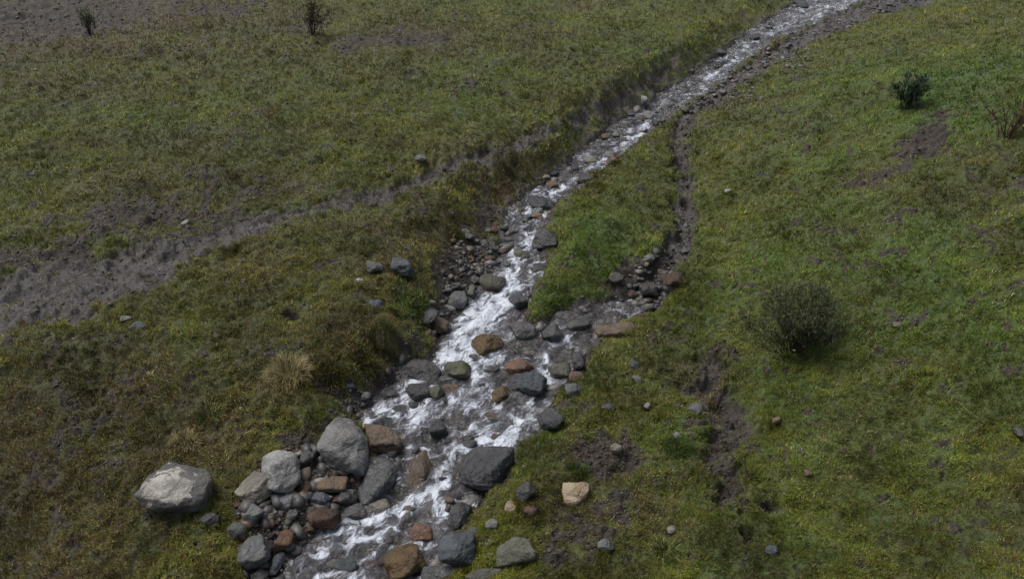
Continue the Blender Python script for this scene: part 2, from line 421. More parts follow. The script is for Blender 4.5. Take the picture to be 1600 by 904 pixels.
def water_mat():
    t = NT('running_water')
    fl = t.attr('flow', 'Vector')
    foam = t.attr('foam')
    mp = t.new('ShaderNodeMapping'); t.put(mp.inputs['Vector'], fl)
    mp.inputs['Scale'].default_value = (1.0, 1.5, 1)
    v = mp.outputs[0]
    warp = t.noise(v, 3.8, 3, .6, 0, 'Color')
    wv_ = t.new('ShaderNodeVectorMath', operation='MULTIPLY_ADD')
    t.put(wv_.inputs[0], warp); wv_.inputs[1].default_value = (.30, .30, 0); t.put(wv_.inputs[2], v)
    v2 = wv_.outputs[0]
    # lacy foam: thin curled ridges over a broken body, more of it where the water falls
    def ridge(sc, dist):
        n_ = t.noise(v2, sc, 3, .55, dist)
        r_ = t.math('SUBTRACT', 1, t.math('MULTIPLY', t.math('ABSOLUTE', t.math('SUBTRACT', n_, .5)), 7.), None, True)
        return t.math('POWER', r_, 1.6)
    r1, r2, r3 = ridge(4.5, .9), ridge(9, 1.1), ridge(22, .8)
    body = t.ramp(t.noise(v2, 6.5, 4, .55, .7), .36, .64)
    pat = t.math('ADD', t.math('MULTIPLY', body, .42), t.math('ADD', t.math('MULTIPLY', r1, .25), t.math('ADD', t.math('MULTIPLY', r2, .26), t.math('MULTIPLY', r3, .09))))
    f = t.math('SUBTRACT', pat, t.math('SUBTRACT', 1.03, foam))
    f = t.ramp(f, -.04, .46, 0, .92)
    rip = t.math('ADD', t.noise(v2, 8, 4, .6, .6), t.math('MULTIPLY', t.noise(v2, 34, 3, .6), .30))
    h = t.math('ADD', rip, t.math('MULTIPLY', f, .35))
    nrm = t.bump(h, .8, .06)
    tr = t.new('ShaderNodeBsdfTransparent'); tr.inputs[0].default_value = (.80, .77, .73, 1)
    gl = t.new('ShaderNodeBsdfAnisotropic') if False else t.new('ShaderNodeBsdfGlossy')
    gl.inputs['Roughness'].default_value = .22; gl.inputs[0].default_value = (1, 1, 1, 1); t.l.new(nrm, gl.inputs['Normal'])
    df = t.new('ShaderNodeBsdfDiffuse'); df.inputs[0].default_value = (.13, .125, .135, 1); t.l.new(nrm, df.inputs['Normal'])
    m1 = t.new('ShaderNodeMixShader')
    t.put(m1.inputs[0], t.ramp(t.noise(v2, 7, 3), .35, .7, .12, .38)); t.l.new(tr.outputs[0], m1.inputs[1]); t.l.new(df.outputs[0], m1.inputs[2])
    fr = t.new('ShaderNodeFresnel'); fr.inputs[0].default_value = 1.33
    m2 = t.new('ShaderNodeMixShader'); t.l.new(fr.outputs[0], m2.inputs[0]); t.l.new(m1.outputs[0], m2.inputs[1]); t.l.new(gl.outputs[0], m2.inputs[2])
    # milky, air-filled water round the foam, with bluish sky sheen put into its colour
    mk = t.new('ShaderNodeBsdfDiffuse'); mk.inputs[0].default_value = (.29, .30, .35, 1); t.l.new(nrm, mk.inputs['Normal'])
    m25 = t.new('ShaderNodeMixShader'); t.put(m25.inputs[0], t.math('MULTIPLY', t.ramp(foam, .30, .95, 0, .62), t.ramp(body, .0, .8, .25, 1)))
    t.l.new(m2.outputs[0], m25.inputs[1]); t.l.new(mk.outputs[0], m25.inputs[2])
    fd = t.new('ShaderNodeBsdfPrincipled'); fd.inputs['Base Color'].default_value = (.62, .66, .74, 1); fd.inputs['Roughness'].default_value = .35  # foam white, its colour blued to carry the sheen of the sky
    t.l.new(nrm, fd.inputs['Normal'])
    m3 = t.new('ShaderNodeMixShader'); t.put(m3.inputs[0], f); t.l.new(m25.outputs[0], m3.inputs[1]); t.l.new(fd.outputs[0], m3.inputs[2])
    t.l.new(m3.outputs[0], t.out.inputs['Surface'])
    t.n.remove(t.b)
    return t.m
M_WATER = water_mat()

def stone_mat(name, c1, c2, c3, rough=.75, moss=0, spec=.4, cap=None, vein=0.):
    t = NT(name)
    tc = t.new('ShaderNodeTexCoord').outputs['Object']
    oi = t.new('ShaderNodeObjectInfo').outputs['Random']
    ad = t.new('ShaderNodeVectorMath', operation='ADD'); t.put(ad.inputs[0], tc)
    cb = t.new('ShaderNodeCombineXYZ'); t.put(cb.inputs[0], t.math('MULTIPLY', oi, 37.)); t.put(cb.inputs[1], t.math('MULTIPLY', oi, 91.)); t.l.new(cb.outputs[0], ad.inputs[1])
    p = ad.outputs[0]
    a = t.noise(p, 7, 5, .6, .4); b = t.noise(p, 26, 4, .65); c = t.noise(p, 130, 3, .7); w = t.noise(p, 2.5, 2)
    col = t.mix(t.ramp(a, .38, .62), c1, c2)
    col = t.mix(t.ramp(b, .54, .70, 0, .8), col, c3)
    col = t.mix(t.ramp(c, .52, .68, 0, .40), col, tuple(x * .35 for x in c1))
    if vein:
        cr = t.math('ABSOLUTE', t.math('SUBTRACT', t.noise(p, 5, 4, .5, 1.2), .5))
        col = t.mix(t.ramp(cr, 0, .012, vein, 0), col, tuple(x * .3 for x in c1))
    if cap:
        sx = t.new('ShaderNodeSeparateXYZ'); t.put(sx.inputs[0], tc)
        g = t.math('ADD', t.math('SUBTRACT', t.math('MULTIPLY', t.math('SUBTRACT', sx.outputs[2], .10), 6.0), t.math('MULTIPLY', sx.outputs[1], 1.7)), t.math('MULTIPLY', t.math('SUBTRACT', t.noise(p, 6, 4, .6, .5), .5), 1.9))
        g = t.math('SUBTRACT', g, t.math('MULTIPLY', t.math('ABSOLUTE', sx.outputs[0]), 1.2))
        col = t.mix(t.ramp(g, .46, .56), cap, col)
    if moss:
        geo = t.new('ShaderNodeNewGeometry'); s2 = t.new('ShaderNodeSeparateXYZ'); t.put(s2.inputs[0], geo.outputs['Normal'])
        mf = t.math('MULTIPLY', t.ramp(s2.outputs[2], .1, .7), t.ramp(t.noise(p, 9, 4, .7), .48, .62))
        col = t.mix(t.math('MULTIPLY', mf, moss), col, (.055, .075, .018))
    dk_ = t.ramp(t.noise(p, 4, 4, .65, .8), .44, .60, 0, .55)      # darker lichen and weather stains
    col = t.mix(dk_, col, tuple(x * .42 for x in c2))
    hs = t.new('ShaderNodeHueSaturation'); t.put(hs.inputs['Color'], col)
    t.put(hs.inputs['Value'], t.math('ADD', .72, t.math('MULTIPLY', oi, .34)))
    t.put(t.b.inputs['Base Color'], hs.outputs[0])
    t.put(t.b.inputs['Roughness'], t.ramp(b, .3, .7, rough - .1, rough + .1))
    t.b.inputs['Specular IOR Level'].default_value = spec
    h = t.math('ADD', t.math('MULTIPLY', a, 1.2), t.math('ADD', t.math('MULTIPLY', b, .5), t.math('MULTIPLY', c, .12)))
    t.put(t.b.inputs['Normal'], t.bump(h, 1.0, .05))
    return t.m
SM = {
    'cap': stone_mat('white_capped_stone', (.46, .43, .39), (.36, .34, .31), (.54, .51, .46), cap=(.085, .082, .08)),
    'pale': stone_mat('pale_grey_stone', (.30, .295, .285), (.21, .21, .205), (.38, .37, .35), vein=.6),
    'grey': stone_mat('grey_stone', (.17, .17, .17), (.12, .122, .126), (.22, .22, .215)),
    'tan': stone_mat('tan_grey_stone', (.235, .215, .175), (.17, .158, .135), (.29, .26, .205)),
    'cream': stone_mat('cream_stone', (.42, .35, .25), (.30, .21, .13), (.56, .49, .39)),
    'gold': stone_mat('wet_golden_brown_stone', (.115, .068, .026), (.075, .048, .022), (.16, .10, .04), rough=.4, moss=.3),
    'brown': stone_mat('brown_stone', (.165, .112, .07), (.13, .10, .075), (.20, .15, .10), rough=.6),
    'rust': stone_mat('rust_brown_stone', (.12, .060, .035), (.075, .045, .032), (.17, .10, .05), rough=.6),
    'orange': stone_mat('orange_stone', (.24, .125, .07), (.17, .10, .065), (.27, .17, .10), rough=.45),
    'pink': stone_mat('reddish_stone', (.16, .085, .065), (.12, .075, .06), (.20, .12, .10), rough=.6),
    'dark': stone_mat('dark_wet_stone', (.040, .040, .044), (.058, .058, .062), (.075, .075, .078), rough=.38, vein=.5, spec=.5),
    'blue': stone_mat('blue_grey_stone', (.085, .10, .115), (.065, .075, .085), (.12, .13, .14), rough=.5),
    'wetgrey': stone_mat('wet_grey_stone', (.085, .082, .080), (.060, .058, .058), (.12, .115, .108), rough=.4, spec=.5),
    'moss': stone_mat('mossy_stone', (.12, .115, .09), (.09, .088, .07), (.15, .14, .11), rough=.6, moss=.9),
    'olive': stone_mat('olive_grey_stone', (.125, .12, .098), (.095, .092, .078), (.15, .145, .12), moss=.35),
}
for _k, _c in {'brown': ((.12, .08, .05), (.095, .07, .05), (.15, .11, .07)), 'orange': ((.19, .095, .05), (.13, .075, .048), (.22, .14, .08)), 'grey': ((.115, .115, .118), (.085, .087, .09), (.15, .15, .148)),
               'tan': ((.18, .16, .125), (.13, .12, .10), (.22, .20, .155)), 'pale': ((.26, .255, .245), (.18, .18, .175), (.32, .31, .30))}.items():
    SM[_k + '_wet'] = stone_mat('wet_' + _k + '_river_stone', *_c, rough=.34, spec=.55)

def leafy(name, base_col=None, trans=.25, rough=.55):
    t = NT(name)
    if base_col is None:
        t.put(t.b.inputs['Base Color'], t.attr('tint', 'Vector'))
    else:
        tc = t.new('ShaderNodeTexCoord').outputs['Object']
        t.put(t.b.inputs['Base Color'], t.mix(t.ramp(t.noise(tc, 25, 3), .35, .65), base_col[0], base_col[1]))
    t.b.inputs['Roughness'].default_value = rough
    t.b.inputs['Specular IOR Level'].default_value = .12
    if trans:
        tl = t.new('ShaderNodeBsdfTranslucent'); t.l.new(t.b.inputs['Base Color'].links[0].from_socket, tl.inputs[0])
        mx = t.new('ShaderNodeMixShader'); mx.inputs[0].default_value = trans
        t.l.new(t.b.outputs[0], mx.inputs[1]); t.l.new(tl.outputs[0], mx.inputs[2]); t.l.new(mx.outputs[0], t.out.inputs['Surface'])
    return t.m
M_GRASS = leafy('grass_blades')
M_TWIG = leafy('bark_twig', ((.030, .024, .019), (.055, .045, .036)), 0, .8)
M_REDTWIG = leafy('red_brown_twig', ((.060, .032, .026), (.095, .060, .045)), 0, .8)
M_DEAD = leafy('dead_stem', ((.15, .13, .09), (.23, .20, .14)), 0, .8)
M_PETAL = leafy('white_petal', ((.75, .75, .70), (.8, .8, .75)), 0, .6)

# ------------------------------------------------------------------ ground
idx = np.arange(nr * nt).reshape(nr, nt)
Q = np.stack([idx[:-1, :-1], idx[:-1, 1:], idx[1:, 1:], idx[1:, :-1]], -1).reshape(-1, 4)
V = np.stack([GX, GY, G['z']], -1).reshape(-1, 3)
ground = mesh_np('ground', V, Q, M_GROUND)
tag(ground, kind='structure')
for k in ('mud', 'wet', 'green', 'straw', 'brn'): fattr(ground, k, G[k])

# ------------------------------------------------------------------ stones
_ico = {}
def ico(sub):
    if sub not in _ico:
        bm = bmesh.new(); bmesh.ops.create_icosphere(bm, subdivisions=sub, radius=1)
        _ico[sub] = (np.array([v.co[:] for v in bm.verts]), np.array([[v.index for v in f.verts] for f in bm.faces])); bm.free()
    return _ico[sub]

def stone_shape(a, b, c, seed, ang, sub=4):
    D, F = ico(sub); r_ = np.random.default_rng(seed)
    n = 11 + int(8 * (1 - ang))
    N = r_.normal(size=(n, 3)); N /= np.linalg.norm(N, axis=1)[:, None]
    N = np.concatenate([N, np.eye(3), -np.eye(3)]) ; d = np.concatenate([r_.uniform(.72, 1.02, n), np.full(6, 1.0)])
    p = 5 + 26 * ang
    dots = np.maximum(D @ N.T, 0) / d
    R = (dots ** p).sum(1) ** (-1 / p)
    R = R / np.median(R) * .97
    off = r_.uniform(-50, 50, 3)
    P = D * R[:, None]
    fr = n3(P * 1.3 + off) * .10 + n3(P * 3.1 + off) * .05 + n3(P * 7 + off) * (.022 + .02 * ang)
    if sub >= 4: fr = fr + n3(P * 15 + off) * .012
    if sub >= 5: fr = fr + n3(P * 33 + off) * .008 - .03 * np.clip(.08 - np.abs(n3(P * 2.2 + off + 9)), 0, 1) / .08
    P = P * (1 + fr)[:, None]
    return P * np.array([a, b, c]), F

OVER = 'stones on the grass'
BEDG = 'stones standing in the stream'
HEAP = 'stones heaped on the left side of the stream'
RSIDE = 'stones on the right side of the stream'
UPG = 'stones along the upper stream'
# u, v, w, h (photograph pixels), screen rotation, material, angularity, sink, sub, group, label
ST = [
 (271, 761, 124, 80, -8, 'cap', .45, .22, 5, OVER, 'large whitish boulder with dark rim lying alone in the grass'),
 (536, 697, 82, 92, 0, 'pale', .55, .12, 5, HEAP, 'biggest rounded pale grey boulder at the left stream edge'),
 (439, 736, 64, 68, 20, 'pale', .5, .15, 5, HEAP, 'grey boulder with dark left flank behind the tan wedge stone'),
 (399, 761, 66, 54, -30, 'tan', .9, .15, 5, HEAP, 'angular tan grey wedge-shaped boulder right of the whitish one'),
 (480, 716, 27, 25, -30, 'wetgrey', .7, .2, 3, HEAP, 'small dark stone tucked between the two pale grey boulders'),
 (519, 756, 50, 27, 5, 'brown', .85, .2, 4, HEAP, 'flat brown stone just below the biggest pale boulder'),
 (478, 762, 21, 26, 0, 'rust', .7, .2, 3, HEAP, 'small upright reddish stone left of the flat brown stone'),
 (449, 782, 33, 29, 0, 'grey', .4, .2, 4, HEAP, 'round mid grey cobble left of the blue grey block'),
 (499, 780, 38, 27, 5, 'blue', .9, .2, 4, HEAP, 'small blue grey block directly under the flat brown stone'),
 (543, 775, 32, 24, 10, 'wetgrey', .8, .2, 4, HEAP, 'grey brown cobble right of the blue grey block'),
 (504, 809, 52, 34, 5, 'rust', .7, .2, 4, HEAP, 'flat rust brown stone at the water left of the foam'),
 (555, 798, 38, 27, 25, 'wetgrey', .7, .3, 4, HEAP, 'flat dark grey wet stone right of the rust brown one'),
 (456, 804, 19, 17, 0, 'grey', .4, .2, 3, HEAP, 'tiny grey cobble left of the flat rust brown stone'),
 (395, 802, 38, 32, 25, 'grey', .8, .2, 4, HEAP, 'grey cobble just below the tan wedge boulder'),
 (370, 827, 32, 24, 35, 'grey', .6, .25, 4, HEAP, 'elongated grey cobble above the round grey boulder'),
 (443, 844, 35, 37, 0, 'rust', .9, .2, 4, HEAP, 'dark red brown angular stone right of the round grey boulder'),
 (396, 862, 56, 57, 0, 'grey', .5, .15, 5, HEAP, 'round grey boulder at the lower left of the stone heap'),
 (434, 880, 30, 38, -15, 'blue', .5, .2, 4, HEAP, 'dark bluish upright cobble touching the round grey boulder'),
 (327, 811, 33, 23, 5, 'wetgrey', .5, .35, 4, OVER, 'flat dark stone in the grass below the large whitish boulder'),
 (408, 898, 26, 20, 0, 'wetgrey', .5, .3, 3, HEAP, 'dark cobble at the bottom edge below the round grey boulder'),
 (422, 807, 17, 17, 0, 'grey', .5, .2, 3, HEAP, 'tiny cobble between the tan wedge boulder and the red brown stone'),
 (459, 823, 17, 14, 0, 'wetgrey', .5, .2, 3, HEAP, 'tiny dark pebble just above the dark red brown stone'),
 (592, 751, 62, 82, -12, 'grey', .35, .35, 5, BEDG, 'large flat mid grey slab leaning at the left edge of the current'),
 (598, 684, 58, 46, 8, 'brown', .7, .15, 5, BEDG, 'orange brown block right of the biggest pale boulder'),
 (655, 733, 48, 62, -6, 'brown', .8, .45, 4, BEDG, 'flat brown slab awash between the grey slab and the dark boulder'),
 (761, 733, 92, 74, -5, 'dark', .6, .15, 5, BEDG, 'largest black wet boulder at the right stream edge'),
 (594, 792, 36, 28, 10, 'tan', .5, .4, 4, BEDG, 'pale tan stone half drowned at the foot of the grey slab'),
 (719, 806, 40, 46, -10, 'dark', .5, .2, 4, BEDG, 'black wet rounded stone right of the lower foam strand'),
 (658, 830, 38, 30, -5, 'orange', .5, .35, 4, BEDG, 'flat orange stone awash beside the lower foam'),
 (632, 876, 72, 58, 30, 'gold', .8, .15, 5, BEDG, 'large wet golden brown boulder at the bottom of the stream'),
 (714, 857, 60, 54, 0, 'blue', .4, .15, 5, BEDG, 'blue grey boulder right of the golden brown one'),
 (739, 833, 28, 22, -15, 'moss', .5, .25, 4, RSIDE, 'small mossy stone above the blue grey boulder'),
 (806, 861, 66, 46, -8, 'olive', .45, .3, 5, RSIDE, 'flat olive grey boulder set in the grass by the bottom edge'),
 (821, 768, 32, 33, 0, 'wetgrey', .7, .2, 4, RSIDE, 'dark grey stone in the grass right of the black boulder'),
 (799, 791, 22, 20, 0, 'cream', .5, .2, 4, RSIDE, 'small tan and white stone below the dark grey one'),
 (829, 799, 22, 20, 0, 'rust', .3, .25, 3, RSIDE, 'small round brown stone beside the tan and white one'),
 (768, 818, 20, 18, 0, 'pale', .3, .2, 3, RSIDE, 'small pale round stone above the flat olive grey boulder'),
 (899, 772, 44, 40, -10, 'cream', .55, .25, 5, RSIDE, 'bright cream white stone alone on the right bank'),
 (690, 896, 66, 30, 0, 'grey', .4, .3, 4, BEDG, 'grey boulder cut by the bottom edge below the blue grey one'),
 (756, 899, 58, 24, 0, 'olive', .4, .3, 4, RSIDE, 'brownish flat stone cut by the bottom edge under the olive boulder'),
 (544, 880, 44, 34, 0, 'blue', .6, .5, 4, BEDG, 'blue grey stone under shallow water left of the golden boulder'),
 (586, 879, 30, 24, 0, 'orange', .5, .5, 4, BEDG, 'orange stone under shallow water beside the golden boulder'),
 (567, 866, 22, 16, -30, 'gold', .5, .4, 3, BEDG, 'small yellowish stone under water above the orange one'),
 (685, 669, 29, 31, 0, 'dark', .6, .2, 4, BEDG, 'black upright stone standing in the middle of the wide rapids'),
 (681, 613, 30, 26, 10, 'moss', .8, .2, 4, BEDG, 'greenish wedge stone at the top left of the wide rapids'),
 (652, 612, 38, 28, 15, 'dark', .5, .3, 4, BEDG, 'black wet stone left of the greenish wedge'),
 (630, 640, 34, 18, 30, 'dark', .5, .4, 4, BEDG, 'low black stone awash between the two left foam strands'),
 (860, 654, 42, 37, 0, 'dark', .6, .15, 4, RSIDE, 'black stone on the right rim of the wide rapids'),
 (829, 600, 52, 40, 0, 'blue', .75, .15, 5, BEDG, 'dark blue grey block below the cream brown stone'),
 (810, 573, 46, 28, 0, 'orange', .6, .25, 4, BEDG, 'cream brown rounded stone above the blue grey block'),
 (762, 538, 52, 34, 38, 'gold', .85, .2, 5, BEDG, 'tilted golden brown stone splitting the white water'),
 (715, 577, 44, 30, 28, 'moss', .7, .25, 4, BEDG, 'mossy yellow green stone below the main white cascade'),
 (663, 578, 54, 38, -12, 'wetgrey', .6, .3, 4, BEDG, 'dark brownish slab left of the mossy yellow stone'),
 (780, 617, 40, 28, -10, 'gold', .6, .4, 4, BEDG, 'brown wet stone left below the blue grey block'),
 (705, 608, 30, 20, 0, 'brown', .5, .5, 3, BEDG, 'flat brown stone awash right of the greenish wedge'),
 (770, 648, 36, 20, -10, 'gold', .5, .5, 3, BEDG, 'olive brown stone drowned right of the middle rapids'),
 (741, 560, 22, 16, 0, 'wetgrey', .5, .4, 3, BEDG, 'small dark stone right of the mossy yellow one'),
 (770, 441, 42, 28, -8, 'moss', .5, .2, 4, BEDG, 'dark stone with olive top left of the narrow cascade'),
 (715, 468, 31, 28, 0, 'grey', .15, .15, 4, HEAP, 'nearly round grey cobble on the stony left beach'),
 (671, 494, 27, 26, -10, 'wetgrey', .4, .2, 4, HEAP, 'dark grey cobble left of its brownish twin under the bank'),
 (688, 507, 27, 26, -10, 'brown', .4, .2, 4, HEAP, 'brownish grey cobble leaning on the dark grey one'),
 (628, 418, 37, 33, 0, 'blue', .7, .1, 5, OVER, 'blue grey boulder standing on the left bank top'),
 (586, 416, 28, 18, 0, 'grey', .6, .25, 4, OVER, 'flat pale topped stone left of the blue grey boulder'),
 (561, 439, 17, 10, 0, 'pale', .3, .3, 3, OVER, 'small flat pale stone below the flat pale topped one'),
 (588, 476, 26, 18, -10, 'blue', .6, .3, 4, OVER, 'dark bluish stone sunk in grass under the bank stones'),
 (810, 470, 32, 28, 10, 'dark', .6, .2, 4, BEDG, 'black stone at the right rim of the narrow cascade'),
 (817, 517, 44, 32, 20, 'wetgrey', .6, .2, 4, BEDG, 'dark grey stone at the upper tip of the gravel island'),
 (862, 519, 34, 28, 0, 'wetgrey', .5, .3, 4, BEDG, 'wet grey cobble between the two upper branches'),
 (903, 506, 40, 24, 15, 'wetgrey', .6, .35, 4, BEDG, 'flat wet slab at the head of the right branch'),
 (814, 396, 24, 17, 0, 'moss', .4, .3, 4, BEDG, 'small yellow green stone in the current below the brown boulder'),
 (843, 419, 26, 17, 20, 'dark', .5, .3, 3, BEDG, 'small black stone right of the yellow green one'),
 (851, 375, 43, 34, 10, 'wetgrey', .8, .1, 5, UPG, 'brown grey boulder with dark underside on the right water edge'),
 (846, 317, 44, 24, 5, 'dark', .4, .15, 4, UPG, 'long dark rounded boulder across the narrow stream'),
 (843, 330, 12, 12, 0, 'pale', .4, .1, 3, UPG, 'tiny pale stone against the long dark boulder'),
 (839, 337, 17, 12, 0, 'brown', .5, .3, 3, UPG, 'small brown stone below the tiny pale one'),
 (863, 288, 21, 13, 0, 'brown', .4, .2, 4, UPG, 'brown round stone above the long dark boulder'),
 (854, 277, 13, 8, 0, 'tan', .5, .2, 3, UPG, 'little tan stone beside the brown round one'),
 (866, 271, 16, 9, 0, 'dark', .5, .2, 3, UPG, 'little black stone at the foot of the left bank'),
 (917, 279, 32, 17, 0, 'dark', .7, .2, 4, UPG, 'dark flat stone on the right rim upstream of the green island'),
 (921, 251, 19, 13, 0, 'tan', .4, .2, 4, UPG, 'pale tan rounded stone in the upper stream'),
 (959, 249, 12, 9, 0, 'orange', .5, .2, 3, UPG, 'small orange stone on the right rim of the upper stream'),
 (951, 241, 20, 11, 0, 'grey', .5, .2, 3, UPG, 'small grey stone left of the orange one'),
 (898, 262, 14, 8, 0, 'dark', .5, .2, 3, UPG, 'small black stone left of the pale tan rounded one'),
 (1009, 158, 15, 17, 0, 'pale', .9, .1, 4, UPG, 'topmost of the pale blocks where the stream bends'),
 (996, 172, 15, 15, 0, 'pale', .9, .1, 4, UPG, 'left one of the pale blocks where the stream bends'),
 (1013, 180, 17, 15, 0, 'pale', .9, .1, 4, UPG, 'lower right one of the pale blocks where the stream bends'),
 (985, 177, 16, 11, 0, 'dark', .6, .1, 3, UPG, 'black stone left of the pale blocks'),
 (1001, 186, 12, 9, 0, 'pink', .6, .1, 3, UPG, 'pinkish stone under the pale blocks'),
 (1043, 164, 24, 8, 5, 'pale', .5, .3, 3, UPG, 'thin flat pale stone right of the pale blocks'),
 (1024, 191, 12, 11, 0, 'dark', .5, .2, 3, UPG, 'dark pebble below the pale blocks'),
 (973, 219, 15, 8, 0, 'dark', .5, .2, 3, UPG, 'dark low stone in mid stream above the foam'),
 (945, 213, 13, 9, 0, 'orange', .5, .2, 3, UPG, 'brown orange pebble at the left rim of the upper stream'),
 (962, 210, 12, 8, 0, 'grey', .5, .2, 3, UPG, 'grey pebble right of the brown orange one'),
 (1127, 82, 16, 12, 0, 'dark', .5, .1, 4, UPG, 'dark stone under the eroded bank far upstream'),
 (1180, 58, 18, 10, 0, 'dark', .5, .2, 4, UPG, 'dark stone in the bend between the two far rapids'),
 (1143, 90, 12, 7, 0, 'wetgrey', .5, .2, 3, UPG, 'wet grey stone splitting the far rapids'),
 (1250, 6, 28, 13, 0, 'dark', .5, .1, 4, UPG, 'black boulder at the very top of the stream'),
 (1276, 20, 22, 8, 0, 'tan', .5, .4, 3, UPG, 'low tan stone just below the topmost black boulder'),
 (962, 433, 24, 16, 0, 'olive', .3, .4, 4, OVER, 'flat greenish grey stone in the green tongue of grass'),
 (1012, 450, 36, 26, 0, 'wetgrey', .7, .2, 4, OVER, 'dark rock in the muddy rill left of the rust brown rock'),
 (1052, 435, 38, 22, 8, 'rust', .85, .15, 4, OVER, 'rust brown angular rock in the muddy rill'),
 (1015, 403, 17, 13, 0, 'grey', .4, .2, 3, OVER, 'grey pebble in the rill above the tiny white one'),
 (1010, 413, 9, 8, 0, 'cream', .4, .1, 3, OVER, 'tiny bright white pebble in the rill'),
 (961, 516, 66, 26, 12, 'brown', .9, .15, 5, RSIDE, 'long tan brown slab with dark left face on the right bank'),
 (904, 563, 20, 30, 10, 'dark', .5, .2, 4, RSIDE, 'black upright stone below the long tan slab'),
 (902, 590, 30, 21, 0, 'pink', .4, .2, 4, RSIDE, 'reddish brown stone at the right rim of the rapids'),
 (874, 578, 36, 24, 0, 'olive', .4, .25, 4, BEDG, 'olive tan stone left of the reddish brown one'),
 (896, 608, 27, 20, 0, 'grey', .5, .25, 4, RSIDE, 'grey stone below the reddish brown one'),
 (988, 570, 24, 18, 30, 'grey', .6, .35, 4, OVER, 'upper one of two flat grey stones in the patchy turf'),
 (995, 592, 16, 12, 0, 'grey', .6, .35, 3, OVER, 'lower one of two flat grey stones in the patchy turf'),
 (1012, 633, 13, 12, 0, 'pale', .1, .2, 3, OVER, 'small round pale pebble in the patchy turf'),
 (950, 636, 24, 14, 0, 'wetgrey', .6, .35, 3, OVER, 'flat grey stone left of the round pale pebble'),
 (1088, 638, 27, 19, -25, 'grey', .8, .25, 4, OVER, 'grey flat stone at the edge of the muddy hole'),
 (1057, 680, 21, 12, 0, 'pale', .4, .25, 3, OVER, 'pale flat stone in the green tuft below the patchy turf'),
 (963, 699, 18, 15, 0, 'tan', .6, .2, 3, OVER, 'tan pebble in the bare brown patch'),
 (908, 728, 20, 11, 0, 'moss', .4, .3, 3, RSIDE, 'green stained pebble above the bright cream stone'),
 (821, 731, 14, 12, 0, 'grey', .4, .25, 3, RSIDE, 'small grey pebble in the grass right of the black boulder top'),
 (947, 851, 27, 21, 0, 'grey', .4, .25, 4, OVER, 'dark grey cobble in the foreground turf left of the pebble'),
 (1051, 827, 18, 15, 0, 'tan', .4, .25, 3, OVER, 'grey tan pebble in the foreground turf'),
 (933, 731, 0, 0, 0, 'grey', .4, .25, 3, OVER, None),
 (290, 348, 15, 10, 0, 'pale', .3, .15, 3, OVER, 'small pale stone beside the muddy track'),
 (197, 497, 20, 9, 0, 'pale', .3, .35, 3, OVER, 'pale flat stone in the left meadow above the bluish one'),
 (214, 509, 30, 15, 10, 'blue', .3, .35, 3, OVER, 'bluish flat stone in the left meadow'),
 (658, 248, 18, 13, 0, 'grey', .5, .15, 3, OVER, 'lone grey stone on the grass above the upper track'),
 (1263, 738, 15, 12, 0, 'brown', .4, .25, 3, OVER, 'small tan brown stone in the right foreground turf'),
 (1405, 507, 20, 10, 0, 'tan', .3, .35, 3, OVER, 'pale flat stone right of the dark shrub'),
 (1206, 858, 22, 16, 0, 'blue', .4, .3, 3, OVER, 'bluish stone at the bottom right of the turf'),
 (1498, 413, 14, 8, 0, 'pale', .3, .3, 3, OVER, 'small pale stone high on the right slope'),
 (1213, 655, 14, 10, 0, 'brown', .3, .3, 3, OVER, 'brown pebble on the slope below the dark shrub'),
 (1592, 675, 18, 16, 0, 'wetgrey', .4, .3, 3, OVER, 'dark stone at the right edge of the picture'),
 (1138, 298, 12, 7, 0, 'pale', .3, .3, 3, OVER, 'tiny pale stone on the slope right of the rill'),
 (572, 619, 16, 15, 0, 'grey', .4, .2, 3, HEAP, 'grey pebble on wet mud left of the wide rapids'),
 (849, 558, 18, 14, 0, 'dark', .5, .4, 3, BEDG, 'small black stone awash at the foot of the right branch'),
 (925, 535, 20, 12, 0, 'wetgrey', .5, .3, 3, RSIDE, 'small wet stone left under the long tan slab'),
 (790, 505, 26, 12, 20, 'wetgrey', .4, .6, 3, BEDG, 'drowned grey stone under the main white cascade'),
 (740, 436, 22, 14, 0, 'wetgrey', .4, .3, 3, HEAP, 'wet stone left of the dark stone with olive top'),
 (1450, 190, 0, 0, 0, 'grey', .4, .3, 3, OVER, None),
]
ST = [s for s in ST if s[2] > 0]
su = np.array([s[0] for s in ST], float); sv = np.array([s[1] for s in ST], float)
sw = np.array([s[2] for s in ST], float); sh = np.array([s[3] for s in ST], float)
spos, sdist = hit(lambda x, y: np.maximum(Hz(x, y), np.where(lookup(x, y, 'em') < 0, base(x, y) - .02, -99)), su, sv + sh * .16)
stones_xy = []
